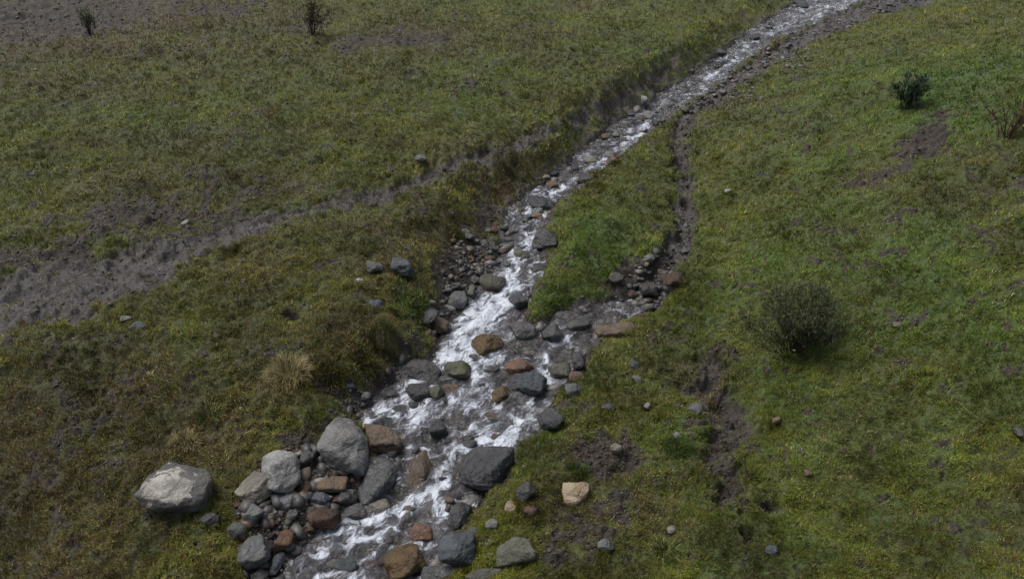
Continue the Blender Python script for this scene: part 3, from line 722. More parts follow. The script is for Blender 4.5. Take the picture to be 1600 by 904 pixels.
for i, (u, v, w, h, rot, mat, ang, sink, sub, grp, lab) in enumerate(ST):
    p = spos[i]; t = sdist[i]
    s = t / FPX
    th = math.asin(min(.99, (CAM_H - p[2]) / t))
    a = w * s / 2 * 1.04
    hh = h * s / 2 * 1.08
    c = min(a, hh) * .80
    b = math.sqrt(max((hh ** 2 - (c * math.cos(th)) ** 2) / math.sin(th) ** 2, (.55 * a) ** 2))
    b = min(b, 1.5 * a)
    P, F = stone_shape(a, b, c, 100 + i, ang, sub)
    r = radians(rot)
    R = np.array([[math.cos(r), -math.sin(r), 0], [math.sin(r), math.cos(r), 0], [0, 0, 1]])
    # lean a rotated stone about the view direction rather than only about the vertical
    if mat == 'cap':                              # broad, nearly level top
        P[:, 2] = np.where(P[:, 2] > .35 * c, .35 * c + (P[:, 2] - .35 * c) * .45, P[:, 2])
    P = P @ R.T
    ti = radians(np.random.default_rng(i).uniform(-8, 8))
    P = P @ np.array([[math.cos(ti), 0, math.sin(ti)], [0, 1, 0], [-math.sin(ti), 0, math.cos(ti)]]).T
    zmin = P[:, 2].min(); P[:, 2] -= zmin
    d = ray(u, v)
    for it in range(4):
        # real size from the size seen: sink it, stand it on the ground, measure, rescale
        H = P[:, 2].max()
        tt = (CAM_H - (p[2] + H * (1 - sink) * .42)) / -d[2] if it == 0 else tt
        x0, y0 = d[0] * tt, d[1] * tt
        g1 = float(Hz(np.array([x0]), np.array([y0]))[0])
        if float(lookup(np.array([x0]), np.array([y0]), 'em')[0]) < 0:      # measured from the water line
            if it == 0: sink = max(sink, .32)
            g1 = max(g1, float(base(x0, y0)) - (.03 if sink >= .4 else .0))
        Wp = P + np.array([x0, y0, g1 - sink * H]); Wp = Wp[P[:, 2] > sink * H]
        rel = Wp - np.array([0, 0, CAM_H])
        zc = rel[:, 1] * CP - rel[:, 2] * SP; yc = rel[:, 1] * SP + rel[:, 2] * CP
        U_ = 800 + FPX * rel[:, 0] / zc; V_ = 452 - FPX * yc / zc
        fw = w / (U_.max() - U_.min()); fh = h / (V_.max() - V_.min())
        P = P * np.array([fw, fh, (fw + fh) / 2 if fh > fw else fh])
        du, dv = u - (U_.max() + U_.min()) / 2, v - (V_.max() + V_.min()) / 2
        u_c = 800 + FPX * x0 / (y0 * CP - (g1 - CAM_H) * SP) + du
        v_c = 452 - FPX * (y0 * SP + (g1 - CAM_H) * CP) / (y0 * CP - (g1 - CAM_H) * SP) + dv
        d = ray(u_c, v_c); tt = (CAM_H - g1) / -d[2]
    H = P[:, 2].max(); x0, y0 = d[0] * tt, d[1] * tt
    a = (P[:, 0].max() - P[:, 0].min()) / 2; b = (P[:, 1].max() - P[:, 1].min()) / 2; r = 0.0
    mat = mat + '_wet' if grp == BEDG and mat + '_wet' in SM else mat
    o = mesh_np('boulder' if max(w * s, h * s) > .2 else 'stone', P, None, SM[mat], F3=F)
    o.location = (x0, y0, g1 - sink * H)
    tag(o, lab, 'boulder' if max(w * s, h * s) > .2 else 'stone', grp)
    stones_xy.append((x0, y0, a, b, r, g1 - sink * H + H))

# ---- small cobbles that nothing tells apart: individual copies of a few shapes
def scatter_zone(n, u0, u1, v0, v1, r_):
    return r_.uniform(u0, u1, n), r_.uniform(v0, v1, n)
proto = []
for k, (m, an) in enumerate([('grey', .8), ('wetgrey', .9), ('brown', .8), ('olive', .7), ('grey', .95), ('wetgrey', .6), ('rust', .9), ('tan', .8), ('brown_wet', .9), ('dark', .7)]):
    P, F = stone_shape(1, .85, .6, 900 + k, an, 3); P[:, 2] -= P[:, 2].min(); P *= .04
    me = mesh_np('cobble', P, None, SM[m], F3=F)
    proto.append(me.data); bpy.data.objects.remove(me)
r_ = np.random.default_rng(21)
ZONES = [
    (40, 705, 790, 360, 470, 3, 8, 'small cobble on the stony beach below the left bank', 'cobbles on the stony beach'),
    (26, 660, 720, 440, 540, 4, 8, 'small cobble on the slope between left bank and cascade', 'cobbles below the left bank'),
    (38, 450, 585, 740, 850, 4, 8, 'small cobble filling the gaps of the boulder heap left of the stream', 'cobbles in the left boulder heap'),
    (16, 360, 450, 780, 900, 4, 8, 'small cobble at the grassy edge of the left boulder heap', 'cobbles at the edge of the heap'),
    (34, 985, 1075, 380, 490, 3, 8, 'small cobble lying in the muddy rill right of the green tongue', 'cobbles in the rill'),
    (30, 790, 930, 490, 620, 5, 10, 'wet cobble in the shallow right branch of the stream', 'cobbles in the right branch'),
    (22, 1050, 1200, 110, 200, 4, 8, 'small cobble on the grey gravel strip right of the upper stream', 'cobbles on the upper gravel strip'),
    (7, 760, 870, 780, 900, 4, 8, 'small cobble in the turf right of the lower stream', 'cobbles beside the lower stream'),
    (120, 900, 1330, 8, 280, 4, 8, 'small wet cobble in the bed of the upper stream', 'cobbles in the upper stream'),
    (46, 770, 860, 290, 480, 4, 8, 'small wet cobble in the narrow middle stream', 'cobbles in the middle stream'),
    (46, 590, 860, 590, 725, 5, 11, 'wet cobble breaking the water of the wide rapids', 'cobbles in the wide rapids'),
    (30, 480, 740, 735, 900, 5, 10, 'wet cobble in the lowest stretch of the stream', 'cobbles in the lowest stretch'),
]
WET = {'cobbles in the upper stream', 'cobbles in the middle stream', 'cobbles in the wide rapids', 'cobbles in the lowest stretch'}
for (n, u0, u1, v0, v1, s0, s1, lab, grp) in ZONES:
    U, Vv = scatter_zone(n, u0, u1, v0, v1, r_)
    q, t = hit(Hz, U, Vv)
    em_, mu_ = lookup(q[:, 0], q[:, 1], 'em', 'mud')
    for j in range(n):
        if grp in WET:
            if em_[j] > 0: continue
        elif (mu_[j] < .35 and em_[j] > 0) or (em_[j] < -.10 and u0 != 790): continue
        if any((q[j, 0] - X) ** 2 + (q[j, 1] - Y) ** 2 < (.85 * max(A, B)) ** 2 for X, Y, A, B, _, _ in stones_xy[:len(ST)]): continue
        o = bpy.data.objects.new('cobble', proto[r_.choice([1, 1, 5, 8, 9, 9])] if grp in WET else proto[r_.integers(8)]); COL.objects.link(o)
        sc = r_.uniform(s0, s1) * t[j] / FPX
        o.scale = (sc / .04 * r_.uniform(.9, 1.4), sc / .04 * r_.uniform(.7, 1.1), sc / .04 * r_.uniform(.7, 1.15))
        o.rotation_euler = (r_.uniform(-.2, .2), r_.uniform(-.2, .2), r_.uniform(0, 6.3))
        o.location = (q[j, 0], q[j, 1], base(q[j, 0], q[j, 1]) - .7 * sc if grp in WET else q[j, 2] - .35 * sc * .6)
        tag(o, lab, 'cobble', grp)

# ---- gravel nobody could count
D, F = ico(1)
r_ = np.random.default_rng(5)
N = 190000
# spread evenly over the view, kept where the ground is stony
th_ = r_.uniform(-radians(34), radians(34), N); ph = r_.uniform(radians(9), radians(49), N); rr = CAM_H / np.tan(ph)
gx = rr * np.sin(th_); gy = rr * np.cos(th_)
em_, mu_, tr_, rl_, lf_, z_, st_ = lookup(gx, gy, 'em', 'mud', 'track', 'rill', 'left', 'z', 'steep')
BEACHB = [(735, 415, 40, 44, .75), (700, 470, 30, 40, .6), (690, 505, 26, 18, .6), (640, 590, 60, 24, .6), (560, 640, 40, 30, .6), (500, 760, 90, 50, 1.0), (450, 820, 80, 50, .9), (430, 900, 60, 40, .8),
          (1010, 455, 46, 40, .8), (950, 505, 40, 20, .7), (1130, 150, 60, 30, .8), (1220, 90, 60, 24, .8)]
beach = blobs(BEACHB, gx, gy, bq(BEACHB))
prob = np.maximum.reduce([.75 * (em_ < .03), .9 * sst(.35, .7, beach), .10 * tr_, .5 * rl_ + .5 * rl_ * (gy > 10), .45 * (1 - sst(.02, .25, em_)), .42 * mu_ * (1 - .8 * np.clip(tr_ * 1.3, 0, 1))])
stony = np.maximum.reduce([1.0 * (em_ < .06), sst(.30, .6, beach), .8 * rl_ * (gy > 10), .35 * rl_])
keep = r_.uniform(size=N) < prob
gx, gy, z_, em_ = gx[keep], gy[keep], z_[keep], em_[keep]
n = len(gx)
sc = (.005 + .016 * r_.uniform(size=n) ** 2.5) * (np.hypot(gx, gy) / 6) ** .75
big_one = r_.uniform(size=n) < np.where(em_ < .02, .10, np.where(beach[keep] > .4, .03, 0))
sc = np.where(em_ < 0, sc * 1.3, sc); sc = np.where(big_one, r_.uniform(.03, .06, n), sc)
sc = np.where(r_.uniform(size=n) > stony[keep], np.minimum(sc, .011 * (np.hypot(gx, gy) / 6) ** .6), sc)
jit = 1 + .28 * r_.normal(size=(n, len(D), 1)).clip(-1.5, 1.5)
ang = r_.uniform(0, 6.3, n); ca, sa = np.cos(ang), np.sin(ang)
sxy = np.stack([sc * r_.uniform(.9, 1.5, n), sc * r_.uniform(.6, 1.1, n), sc * r_.uniform(.4, .8, n)], 1)
P = D[None] * jit * sxy[:, None, :]
PX = P[..., 0] * ca[:, None] - P[..., 1] * sa[:, None]; PY = P[..., 0] * sa[:, None] + P[..., 1] * ca[:, None]
P = np.stack([PX + gx[:, None], PY + gy[:, None], P[..., 2] + (z_ + sc * .15)[:, None]], -1).reshape(-1, 3)
FF = (F[None] + (np.arange(n) * len(D))[:, None, None]).reshape(-1, 3)
def gravel_mat():
    t = NT('wet_gravel')
    t.put(t.b.inputs['Base Color'], t.attr('tint', 'Vector')); t.b.inputs['Roughness'].default_value = .55
    return t.m
pal = np.array([(.10, .098, .095), (.065, .060, .058), (.14, .135, .13), (.12, .09, .065), (.05, .048, .048), (.17, .16, .15), (.11, .065, .042), (.075, .078, .085)])
earth = r_.uniform(size=n) > stony[keep]
sc_e = earth
tint = pal[r_.choice(8, n, p=[.22, .22, .12, .1, .17, .04, .05, .08])] * r_.uniform(.8, 1.15, (n, 1))
ec = np.array([(.040, .030, .023), (.060, .047, .037), (.028, .022, .017), (.085, .07, .055), (.12, .10, .07)])
tint = np.where(earth[:, None], ec[r_.choice(5, n, p=[.34, .26, .26, .1, .04])], tint)
gravel = mesh_np('gravel', P, None, gravel_mat(), F3=FF)
vattr(gravel, 'tint', np.repeat(tint, len(F), 0), 'FACE')
tag(gravel, 'loose gravel and crumbs of earth in the stream bed, on the beach and on bare mud', 'gravel', kind='stuff')

# ------------------------------------------------------------------ water
FOAM = [
 ([(1345, 0), (1300, 14), (1245, 30)], 26, .80), ([(1235, 36), (1200, 56)], 14, .85), ([(1182, 62), (1152, 82), (1144, 98)], 12, .9),
 ([(1146, 96), (1120, 114), (1102, 126)], 10, .95), ([(1080, 132), (1050, 150), (1040, 160)], 9, .8), ([(1015, 190), (1000, 208), (978, 225)], 15, 1.0),
 ([(975, 228), (955, 240), (938, 256), (915, 268)], 10, .9), ([(898, 282), (880, 298), (860, 302)], 12, .95), ([(850, 300), (832, 316), (822, 336)], 12, .9),
 ([(812, 338), (816, 362)], 18, .85), ([(833, 372), (815, 392), (806, 415), (800, 432), (786, 455)], 30, 1.0), ([(825, 440), (800, 455)], 18, .9),
 ([(788, 455), (775, 480), (748, 502), (735, 524), (722, 548), (700, 562)], 44, 1.22), ([(735, 490), (710, 510)], 18, .8), ([(740, 530), (700, 540)], 26, .8),
 ([(892, 512), (866, 530), (852, 550), (846, 575), (858, 596)], 18, .92), ([(912, 512), (900, 517)], 10, .8),
 ([(700, 562), (660, 590), (628, 606), (606, 632), (586, 652), (570, 668)], 24, .98), ([(628, 610), (650, 636), (655, 662), (640, 672)], 26, 1.05), ([(640, 650), (672, 650)], 18, .9),
 ([(700, 655), (712, 632), (738, 628), (744, 640)], 9, .82), ([(700, 700), (735, 700), (758, 692), (792, 690), (812, 664), (826, 640)], 24, 1.0), ([(790, 700), (810, 672)], 18, 1.0),
 ([(828, 640), (835, 615)], 12, .75), ([(720, 660), (745, 672), (760, 690)], 14, .8), ([(668, 735), (688, 742), (700, 736), (696, 722)], 9, .8),
 ([(690, 738), (686, 760), (668, 776), (645, 790), (610, 806), (575, 818), (550, 828)], 26, 1.05), ([(680, 770), (690, 800), (688, 830)], 20, .85),
 ([(610, 800), (612, 825), (585, 840), (545, 845), (505, 868)], 22, .9), ([(690, 830), (680, 850)], 14, .7), ([(585, 868), (540, 892), (495, 900)], 12, .9),
 ([(540, 835), (500, 862), (475, 890)], 34, .72), ([(560, 900), (470, 940), (420, 980)], 40, .8), ([(640, 690), (640, 720)], 14, .75),
]
foam = np.zeros((nr, nt))
rows = slice(np.searchsorted(RR, 3.2), np.searchsorted(RR, 33))
fx, fy = GX[rows], GY[rows]
acc = np.zeros_like(fx)
for pts, wpx, inten in FOAM:
    q, t = on_base(pts)
    wd = wpx / 2 * t / FPX
    d, _, _, (ww,) = polyd(fx, fy, q, [wd])
    acc = np.maximum(acc, (inten - .14 - .10 * sst(9, 14, fy)) * np.exp(-(d / (ww * 1.45)) ** 2 * .7) * (1 + .30 * n2(fx * 6, fy * 6)))
fem = G['em'][rows]
base_f = .36 + .30 * n2(fx * 2.2, fy * 2.2) + .25 * n2(fx * 5, fy * 5)
POOL = [(700, 655, 130, 45, .26), (600, 840, 90, 40, .16), (880, 530, 50, 24, .12), (750, 510, 60, 50, .15)]
base_f = base_f + blobs(POOL, fx, fy, bq(POOL))
acc = np.maximum(acc, np.clip(base_f, 0, .74))
# white collars on the upstream side of the standing stones
for (X, Y, A, B, r0, ztop) in stones_xy:
    rr_ = np.hypot((fx - X) / (A + .02), (fy - Y) / (B + .02))
    up = np.clip((fy - Y) / (B + .02), -.4, 1)
    acc = np.maximum(acc, .62 * np.exp(-((rr_ - 1.1) / .16) ** 2) * (.35 + .65 * np.clip(up, 0, 1)) * (ztop > base(X, Y)))
foam[rows] = acc
FS = GX * .62 + GY * .785; FD = GX * .785 - GY * .62
rip = 0.018 * n2(FS * 2.6, FD * 5) + .016 * n2(FS * 7, FD * 11 + 4) + .011 * n2(GX * 14, GY * 14)
wz = base(GX, GY) + .004 + rip + .018 * np.clip(foam, 0, 1.2) * (.5 + n2(GX * 9, GY * 9))
mask = (G['em'] < .05) & (GY > 0) & (RR[:, None] < 33)
cell = mask[:-1, :-1] | mask[1:, :-1] | mask[:-1, 1:] | mask[1:, 1:]
Qw = np.stack([idx[:-1, :-1], idx[:-1, 1:], idx[1:, 1:], idx[1:, :-1]], -1)[cell]
used, inv = np.unique(Qw, return_inverse=True)
Vw = np.stack([GX, GY, wz], -1).reshape(-1, 3)[used]
water = mesh_np('stream_water', Vw, inv.reshape(-1, 4), M_WATER)
tag(water, kind='structure')
fattr(water, 'foam', foam.reshape(-1)[used])
# flow coordinates: ground position turned so that x runs along the general course of the stream
vattr(water, 'flow', np.stack([Vw[:, 0] * .62 + Vw[:, 1] * .785, Vw[:, 0] * .785 - Vw[:, 1] * .62, 0 * Vw[:, 0]], 1))

# ------------------------------------------------------------------ grass
def blades(name, cx, cy, cz, L, W, lean, az, tint, mat=M_GRASS, stiff=.5, parent=None):
    """one curved tapering blade per entry: 5 vertices, a quad and a triangle"""
    n = len(cx)
    dx, dy = np.cos(az), np.sin(az); px_, py_ = -dy, dx
    h1 = L * .55 * np.cos(lean * .6); o1 = L * .55 * np.sin(lean * .6)
    h2 = h1 + L * .5 * np.cos(lean * 1.5); o2 = o1 + L * .5 * np.sin(lean * 1.5)
    V = np.zeros((n, 5, 3), np.float32)
    w = W / 2
    V[:, 0] = np.stack([cx - px_ * w, cy - py_ * w, cz], 1); V[:, 1] = np.stack([cx + px_ * w, cy + py_ * w, cz], 1)
    mx, my, mz = cx + dx * o1, cy + dy * o1, cz + h1
    V[:, 2] = np.stack([mx + px_ * w * .8, my + py_ * w * .8, mz], 1); V[:, 3] = np.stack([mx - px_ * w * .8, my - py_ * w * .8, mz], 1)
    V[:, 4] = np.stack([cx + dx * o2, cy + dy * o2, cz + h2], 1)
    b = (np.arange(n) * 5)[:, None]
    F4 = b + np.array([[0, 1, 2, 3]]); F3 = b + np.array([[3, 2, 4]])
    o = mesh_np(name, V.reshape(-1, 3), F4, mat, True, parent, F3)
    vattr(o, 'tint', np.concatenate([tint, tint]), 'FACE')
    return o

def mixc(a, b, f): return a * (1 - f[:, None]) + b * f[:, None]
r_ = np.random.default_rng(11)
NT_ = 380000
th_ = r_.uniform(-radians(43), radians(43), NT_); ph = r_.uniform(radians(9.0), radians(50), NT_); rr = CAM_H / np.tan(ph)
# right hillside stands higher, so its tufts need a little more than the even spread
gx = rr * np.sin(th_); gy = rr * np.cos(th_)
ring = []
for (X, Y, A, B, r0, ztop) in stones_xy:
    k = int(70 + 900 * A); a_ = r_.uniform(0, 6.283, k); q = r_.uniform(.90, 1.12, k)
    c_, s_ = math.cos(r0), math.sin(r0); ex = np.cos(a_) * A * q; ey = np.sin(a_) * B * q
    ring.append(np.stack([X + ex * c_ - ey * s_, Y + ex * s_ + ey * c_], 1))
ring = np.concatenate(ring)
gx = np.concatenate([gx, ring[:, 0]]); gy = np.concatenate([gy, ring[:, 1]]); rr = np.hypot(gx, gy); NT_ = len(gx)
em_, mu_, gr_, st_, z_, mid_, big_, brn_, stp = lookup(gx, gy, 'em', 'mud', 'green', 'straw', 'z', 'mid', 'big', 'brn', 'steep')
clump = fbm(gx * 5, gy * 5, 3); gap = n2(gx * 11, gy * 11)
keep = (r_.uniform(size=NT_) < np.clip(1.02 - mu_ * 1.0 + .30 * clump, .07, 1)) & (em_ > .03 + .03 * clump) & (r_.uniform(size=NT_) < sst(-.55, -.10, gap + .4 * clump) + .18)
for (X, Y, A, B, r0, ztop) in stones_xy:
    dx = gx - X; dy = gy - Y; c_, s_ = math.cos(r0), math.sin(r0)
    keep &= ~((((dx * c_ + dy * s_) / A) ** 2 + ((-dx * s_ + dy * c_) / B) ** 2) < .8)
gx, gy, em_, mu_, gr_, st_, z_, clump, big_, mid_, rr, stp, brn_ = [a[keep] for a in (gx, gy, em_, mu_, gr_, st_, z_, clump, big_, mid_, rr, stp, brn_)]
nt_ = len(gx)
K = 4
def rep(a): return np.repeat(a, K)
tx = rep(gx); ty = rep(gy)
rad = .016 * (rep(rr) / 6) ** .6
aa = r_.uniform(0, 2 * math.pi, nt_ * K)
q_ = r_.uniform(0, 1, nt_ * K)
bx = tx + np.cos(aa) * rad * q_; by = ty + np.sin(aa) * rad * q_
bz = lookup(bx, by, 'z') - .008
scale = (rep(rr) / 6) ** .42
edge = np.exp(-((rep(em_) - .35) / .22) ** 2)
L = (.026 + .018 * r_.uniform(size=nt_ * K) + .045 * np.clip(rep(clump) + .1, 0, 1) + .018 * edge) * scale
L *= np.where(rep(mu_) > .5, .65, .92)
W = .0040 * (rep(rr) / 6) ** .62 * r_.uniform(.7, 1.3, nt_ * K)
flow_az = 2.5 * fbm(tx * .9 + 8, ty * .9, 2) * math.pi
az = np.where(r_.uniform(size=nt_ * K) < .55, aa, flow_az + r_.normal(0, .6, nt_ * K))
lean = np.clip(r_.normal(.85, .32, nt_ * K), .1, 1.5)
olive = np.array([.172, .168, .020]); green = np.array([.085, .215, .022]); dull = np.array([.085, .100, .030]); brown = np.array([.110, .070, .034]); strw = np.array([.34, .29, .15]); deep = np.array([.036, .056, .017])
f_g = np.clip(rep(gr_) + r_.normal(0, .22, nt_ * K), 0, 1)
T = mixc(np.tile(olive, (nt_ * K, 1)), green, f_g)
T = mixc(T, dull, np.clip(rep(sst(-.1, .45, fbm(gx * 1.1 - 30, gy * 1.1, 3))) * .8 + r_.normal(0, .15, nt_ * K), 0, 1))
pb = np.clip(.08 + .4 * rep(st_) + .22 * rep(mu_) + .75 * rep(brn_), 0, .88)
rv = np.clip(rep(r_.uniform(size=nt_)) * .6 + r_.uniform(size=nt_ * K) * .4, 0, 1); rv = np.clip((rv - .5) * 1.35 + .5, 0, 1)
T = np.where((rv < pb)[:, None], brown * r_.uniform(.6, 1.3, (nt_ * K, 1)), T)
T = np.where((rv > 1 - (.035 + .22 * rep(st_) ** 1.5))[:, None], strw * r_.uniform(.5, 1.2, (nt_ * K, 1)), T)
T = np.where(((rep(mu_) > .6) & (r_.uniform(size=nt_ * K) < .5))[:, None], brown * r_.uniform(.5, 1.5, (nt_ * K, 1)), T)
T = np.where(((rv > .5) & (rv < .60))[:, None], deep, T)
T = np.where((r_.uniform(size=nt_ * K) < .06)[:, None], np.array([.27, .28, .12]) * r_.uniform(.7, 1.1, (nt_ * K, 1)), T)
T = T * np.clip(1 + 1.1 * rep(fbm(gx * 1.7 + 11, gy * 1.7 - 4, 3)), .6, 1.4)[:, None]
T = T * r_.uniform(.75, 1.3, (nt_ * K, 1)) * rep(r_.uniform(.7, 1.35, nt_))[:, None]
grass = blades('meadow_grass', bx, by, bz, L, W, lean, az, T)
tag(grass, 'short matted olive and green grass covering the slopes beside the stream', 'grass', kind='stuff')

# ---- tussocks that stand out
def tussock(u, v, wpx, n, Lr, col, lab, cat='tussock', lean_m=.9):
    q, t = hit(Hz, [u], [v]); q = q[0]; t = t[0]
    r0 = wpx / 2 * t / FPX
    rg = np.random.default_rng(int(u * 7 + v))
    a = rg.uniform(0, 6.283, n); rad = r0 * .6 * np.sqrt(rg.uniform(size=n))
    x = np.cos(a) * rad; y = np.sin(a) * rad * .8
    z = lookup(x + q[0], y + q[1], 'z') - q[2] - .01
    L = rg.uniform(*Lr, n); W = .0032 * (t / 7) ** .6 * rg.uniform(.7, 1.3, n)
    az = a + rg.normal(0, .5, n)
    lean = np.clip(rg.normal(lean_m, .35, n) * (.4 + .8 * rad / (r0 * .6)), 0, 1.5)
    c = np.array(col)[rg.integers(len(col), size=n)] * rg.uniform(.7, 1.25, (n, 1))
    o = blades('grass_tussock', x, y, z, L, W, lean, az, c)
    o.location = q
    tag(o, lab, cat, 'grass tussocks')
ye = [(.42, .36, .19), (.33, .28, .14), (.20, .17, .07)]
ol = [(.085, .088, .022), (.06, .075, .02), (.12, .11, .045), (.05, .04, .02)]
gn = [(.05, .10, .02), (.07, .10, .02), (.04, .07, .018)]
tussock(452, 588, 92, 1400, (.06, .13), ye, 'bleached straw yellow tussock in the turf left of the rapids')
tussock(520, 588, 60, 700, (.05, .12), ol, 'olive tussock on the bank edge right of the straw yellow one')
tussock(575, 572, 60, 700, (.05, .11), ol, 'olive tussock hanging over the bank nearest the wide rapids')
tussock(600, 530, 54, 500, (.05, .10), ol, 'olive brown tussock on the bank below the blue grey boulder')
tussock(330, 652, 50, 320, (.05, .12), ye[1:] + gn, 'loose pale green tussock above the large whitish boulder')
tussock(290, 690, 60, 360, (.04, .09), ye, 'low dry tussock directly above the large whitish boulder')
tussock(650, 470, 56, 500, (.04, .09), gn, 'fresh green tussock right of the sunken bluish stone')
tussock(1018, 392, 40, 260, (.04, .07), gn, 'green tussock at the rill above the grey pebbles')
tussock(1060, 700, 66, 600, (.05, .10), gn, 'bright green tussock under the pale flat stone')
tussock(905, 735, 44, 400, (.04, .08), gn, 'green tuft around the green stained pebble')
tussock(835, 738, 50, 380, (.05, .09), gn + ol, 'green tuft at the right flank of the black boulder')
tussock(1040, 862, 60, 420, (.05, .10), gn + ye[:1], 'grey green tussock in the bottom foreground right of the cobble')
tussock(870, 590, 30, 0 + 200, (.03, .06), gn, 'small tuft between the olive tan and grey stones')
tussock(330, 890, 60, 420, (.05, .10), ye[1:] + ol, 'dry tussock at the bottom edge left of the round grey boulder')
tussock(720, 372, 46, 420, (.05, .10), ol, 'olive tussock overhanging the stony beach')
tussock(905, 395, 0 + 40, 300, (.04, .07), gn, 'bright green tuft on the green tongue beside the brown grey boulder')

# ------------------------------------------------------------------ shrubs
def tube_chain(pts, radii, sides=5):
    pts = np.array(pts); n = len(pts); V = []; F = []
    tg_ = np.gradient(pts, axis=0)
    for i in range(n):
        t = tg_[i] / (np.linalg.norm(tg_[i]) + 1e-9)
        a = np.cross(t, [0.3, .2, 1.0]); a /= np.linalg.norm(a) + 1e-9; b = np.cross(t, a)
        for k in range(sides):
            an = 2 * math.pi * k / sides
            V.append(pts[i] + radii[i] * (math.cos(an) * a + math.sin(an) * b))
    for i in range(n - 1):
        for k in range(sides):
            k2 = (k + 1) % sides
            F.append((i * sides + k, i * sides + k2, (i + 1) * sides + k2, (i + 1) * sides + k))
    return V, F

def shrub(u, v, wpx, hpx, n_main, n_leaf, leaf_cols, lab, seed, twig=M_TWIG, leaf=.018, name='shrub', squash=.8, r0=.004, steep=1.0):
    """u, v = foot of the shrub; stems fan out from the base, each forks, leaves sit along the outer twigs"""
    q, t = hit(Hz, [u], [v]); q = q[0]; t = t[0]
    s = t / FPX; Wd = wpx * s / 2
    Hh = hpx * s
    rg = np.random.default_rng(seed)
    root = bpy.data.objects.new(name, None); COL.objects.link(root); root.location = q
    tag(root, lab, 'shrub')
    V = []; F = []; tips = []
    def add(pts, rad):
        v_, f_ = tube_chain(pts, rad, 4); b = len(V); V.extend(v_); F.extend([tuple(i + b for i in f) for f in f_])
    lobes = rg.uniform(0, 6.283, 5); reach = rg.uniform(.65, 1.1, 5)
    for i in range(n_main):
        kk = rg.integers(5); a = lobes[kk] + rg.normal(0, .38); rr0 = rg.uniform(.15, 1.0) ** .7 * reach[kk]
        tip = np.array([math.cos(a) * Wd * rr0, math.sin(a) * Wd * squash * rr0, Hh * steep * math.sqrt(max(.05, 1 - .75 * rr0 ** 2)) * rg.uniform(.65, 1.05)])
        st = np.array([math.cos(a), math.sin(a), 0]) * Wd * .38 * rr0 * rg.uniform(0, 1) + np.array([0, 0, -.02])
        P = []
        for k in range(7):
            f = k / 6
            P.append(st + (tip - st) * np.array([f ** 1.15, f ** 1.15, f ** .8]) + rg.normal(0, .035 * Hh, 3) * f)
        add(P, [r0 * (1 - .75 * k / 6) for k in range(7)])
        for j in range(6):
            k = rg.integers(2, 7); b = P[k]
            d = (tip - st); d = d / np.linalg.norm(d) + rg.normal(0, .65, 3); d[2] = abs(d[2]) * .8; d /= np.linalg.norm(d)
            Ls = Hh * rg.uniform(.15, .36)
            pts = [b + d * Ls * f + rg.normal(0, .02 * Hh, 3) * f for f in (0, .33, .66, 1)]
            add(pts, [r0 * .45, r0 * .35, r0 * .25, r0 * .15])
            tips.append(pts)
    o = mesh_np('stems', np.array(V), np.array(F), twig, True, root)
    if n_leaf:
        tips = np.array(tips); m = len(tips)
        ii = rg.integers(m, size=n_leaf); ff = rg.uniform(.1, 1, n_leaf)
        seg = np.clip((ff * 3).astype(int), 0, 2); fr = ff * 3 - seg
        c = tips[ii, seg] * (1 - fr[:, None]) + tips[ii, seg + 1] * fr[:, None] + rg.normal(0, .011, (n_leaf, 3))
        cols = np.array(leaf_cols)[rg.integers(len(leaf_cols), size=n_leaf)] * rg.uniform(.7, 1.3, (n_leaf, 1))
        blades('foliage', c[:, 0], c[:, 1], c[:, 2], leaf * rg.uniform(.6, 1.3, n_leaf), leaf * .32 * rg.uniform(.7, 1.3, n_leaf),
               rg.uniform(.1, 1.3, n_leaf), rg.uniform(0, 6.283, n_leaf), cols, M_GRASS, parent=root)
dk = [(.072, .094, .050), (.090, .110, .058), (.054, .066, .044), (.105, .126, .056), (.074, .074, .055)]
shrub(1238, 545, 190, 92, 90, 10000, dk + [(.09, .10, .02)], 'large dark grey green shrub with fine twigs on the right slope', 3, leaf=.020, r0=.0038)
shrub(1412, 172, 64, 46, 26, 1100, [(.055, .095, .055), (.070, .110, .060), (.048, .070, .046)], 'dark bluish green bush high on the right slope', 5, leaf=.045, r0=.004)
shrub(1572, 215, 84, 62, 16, 160, [(.06, .05, .03)], 'bare red brown twiggy bush at the right edge above the slope', 8, M_REDTWIG, .03, 'bare_shrub', r0=.006)
shrub(487, 52, 62, 52, 34, 700, [(.055, .045, .035), (.045, .045, .028)], 'bare brown fan shaped shrub on the far left meadow', 13, M_REDTWIG, .035, 'bare_shrub', r0=.0045, steep=1.0)
shrub(141, 55, 36, 30, 16, 260, dk, 'little dark bush far up in the left corner', 17, leaf=.05, r0=.004)
shrub(1095, 480, 0 + 30, 20, 8, 0, dk, 'tiny leafless twig cluster beside the muddy rill', 23, M_TWIG, .02, 'bare_shrub', r0=.002)

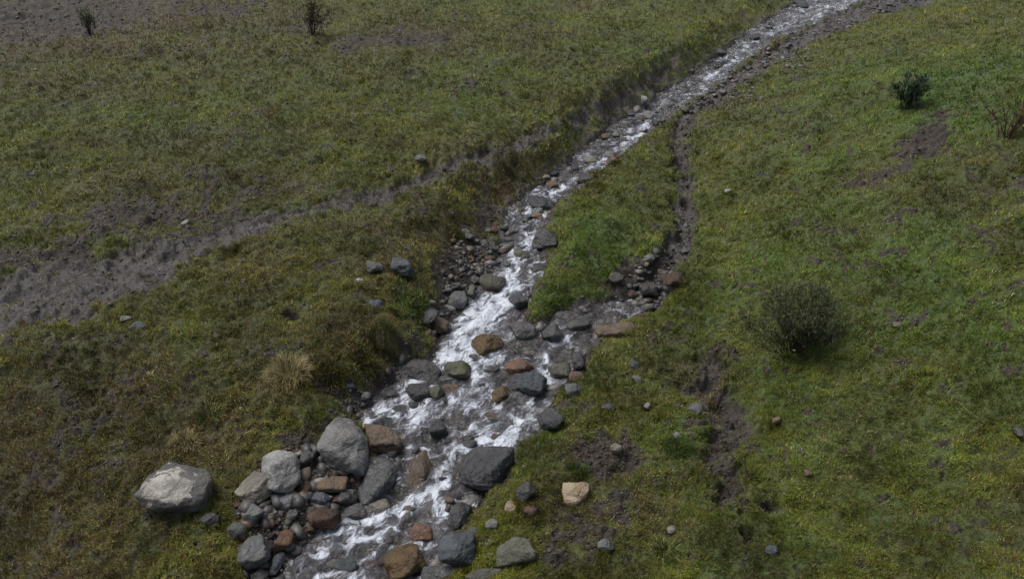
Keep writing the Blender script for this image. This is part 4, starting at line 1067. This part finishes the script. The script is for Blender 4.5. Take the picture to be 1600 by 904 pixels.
# ------------------------------------------------------------------ dead stems and flowers
def stem(pts, r0, lab, mat=M_DEAD, name='dead_stem'):
    q, t = hit(Hz, [p[0] for p in pts], [p[1] for p in pts])
    o0 = q[0].copy()
    P = q - o0; P[:, 2] += np.linspace(.015, .05, len(P)) 
    PP = []
    for i in range(len(P) - 1):
        for f in (0, .25, .5, .75): PP.append(P[i] * (1 - f) + P[i + 1] * f + np.array([0, 0, .012 * math.sin(i + f * 3)]))
    PP.append(P[-1])
    V, F = tube_chain(PP, np.linspace(r0, r0 * .4, len(PP)), 5)
    o = mesh_np(name, np.array(V), np.array(F), mat); o.location = o0
    tag(o, lab, 'twig')
stem([(1358, 485), (1353, 470), (1362, 457), (1395, 448)], .004, 'dark curved twig lying on turf right of the dark shrub', M_TWIG, 'twig')
stem([(1478, 620), (1488, 610), (1505, 602), (1512, 600)], .0028, 'pale forked dead stem on the right slope')
stem([(1492, 628), (1510, 650), (1535, 668)], .002, 'long thin dead stem below the pale forked one')
stem([(303, 790), (308, 770), (306, 762)], .003, 'short upright pale stem in the grass left of the boulders')
stem([(60, 395 + 60), (100, 440), (150, 425)], .003, 'thin dead stalk lying along the muddy track')
stem([(75, 352), (95, 340)], .004, 'short pale stalk in the left turf above the track')

def flower(u, v, lab):
    q, t = hit(Hz, [u], [v]); q = q[0]; t = t[0]
    root = bpy.data.objects.new('flower', None); COL.objects.link(root); root.location = q; tag(root, lab, 'flower', 'white flowers in the turf')
    V, F = tube_chain([(0, 0, -.01), (.003, 0, .02), (.006, .002, .045)], [.001, .001, .001], 4)
    mesh_np('stalk', np.array(V), np.array(F), M_TWIG, True, root)
    Vp = []; Fp = []
    for k in range(7):
        a = 2 * math.pi * k / 7; c, s_ = math.cos(a), math.sin(a); b = len(Vp)
        for (rad, wd, zz) in ((.002, .001, 0), (.008, .003, .002), (.012, .0015, .003)):
            Vp += [(.006 + c * rad - s_ * wd, .002 + s_ * rad + c * wd, .046 + zz), (.006 + c * rad + s_ * wd, .002 + s_ * rad - c * wd, .046 + zz)]
        Fp += [(b, b + 1, b + 3, b + 2), (b + 2, b + 3, b + 5, b + 4)]
    mesh_np('petals', np.array(Vp), np.array(Fp), M_PETAL, True, root)
flower(1253, 549, 'white flower just below the dark shrub, right one of the pair')
flower(1242, 546, 'white flower just below the dark shrub, left one of the pair')
flower(1238, 555, 'tiny white flower under the pair below the dark shrub')

print('blades', nt_ * K, 'gravel', n, 'ground', nr * nt)
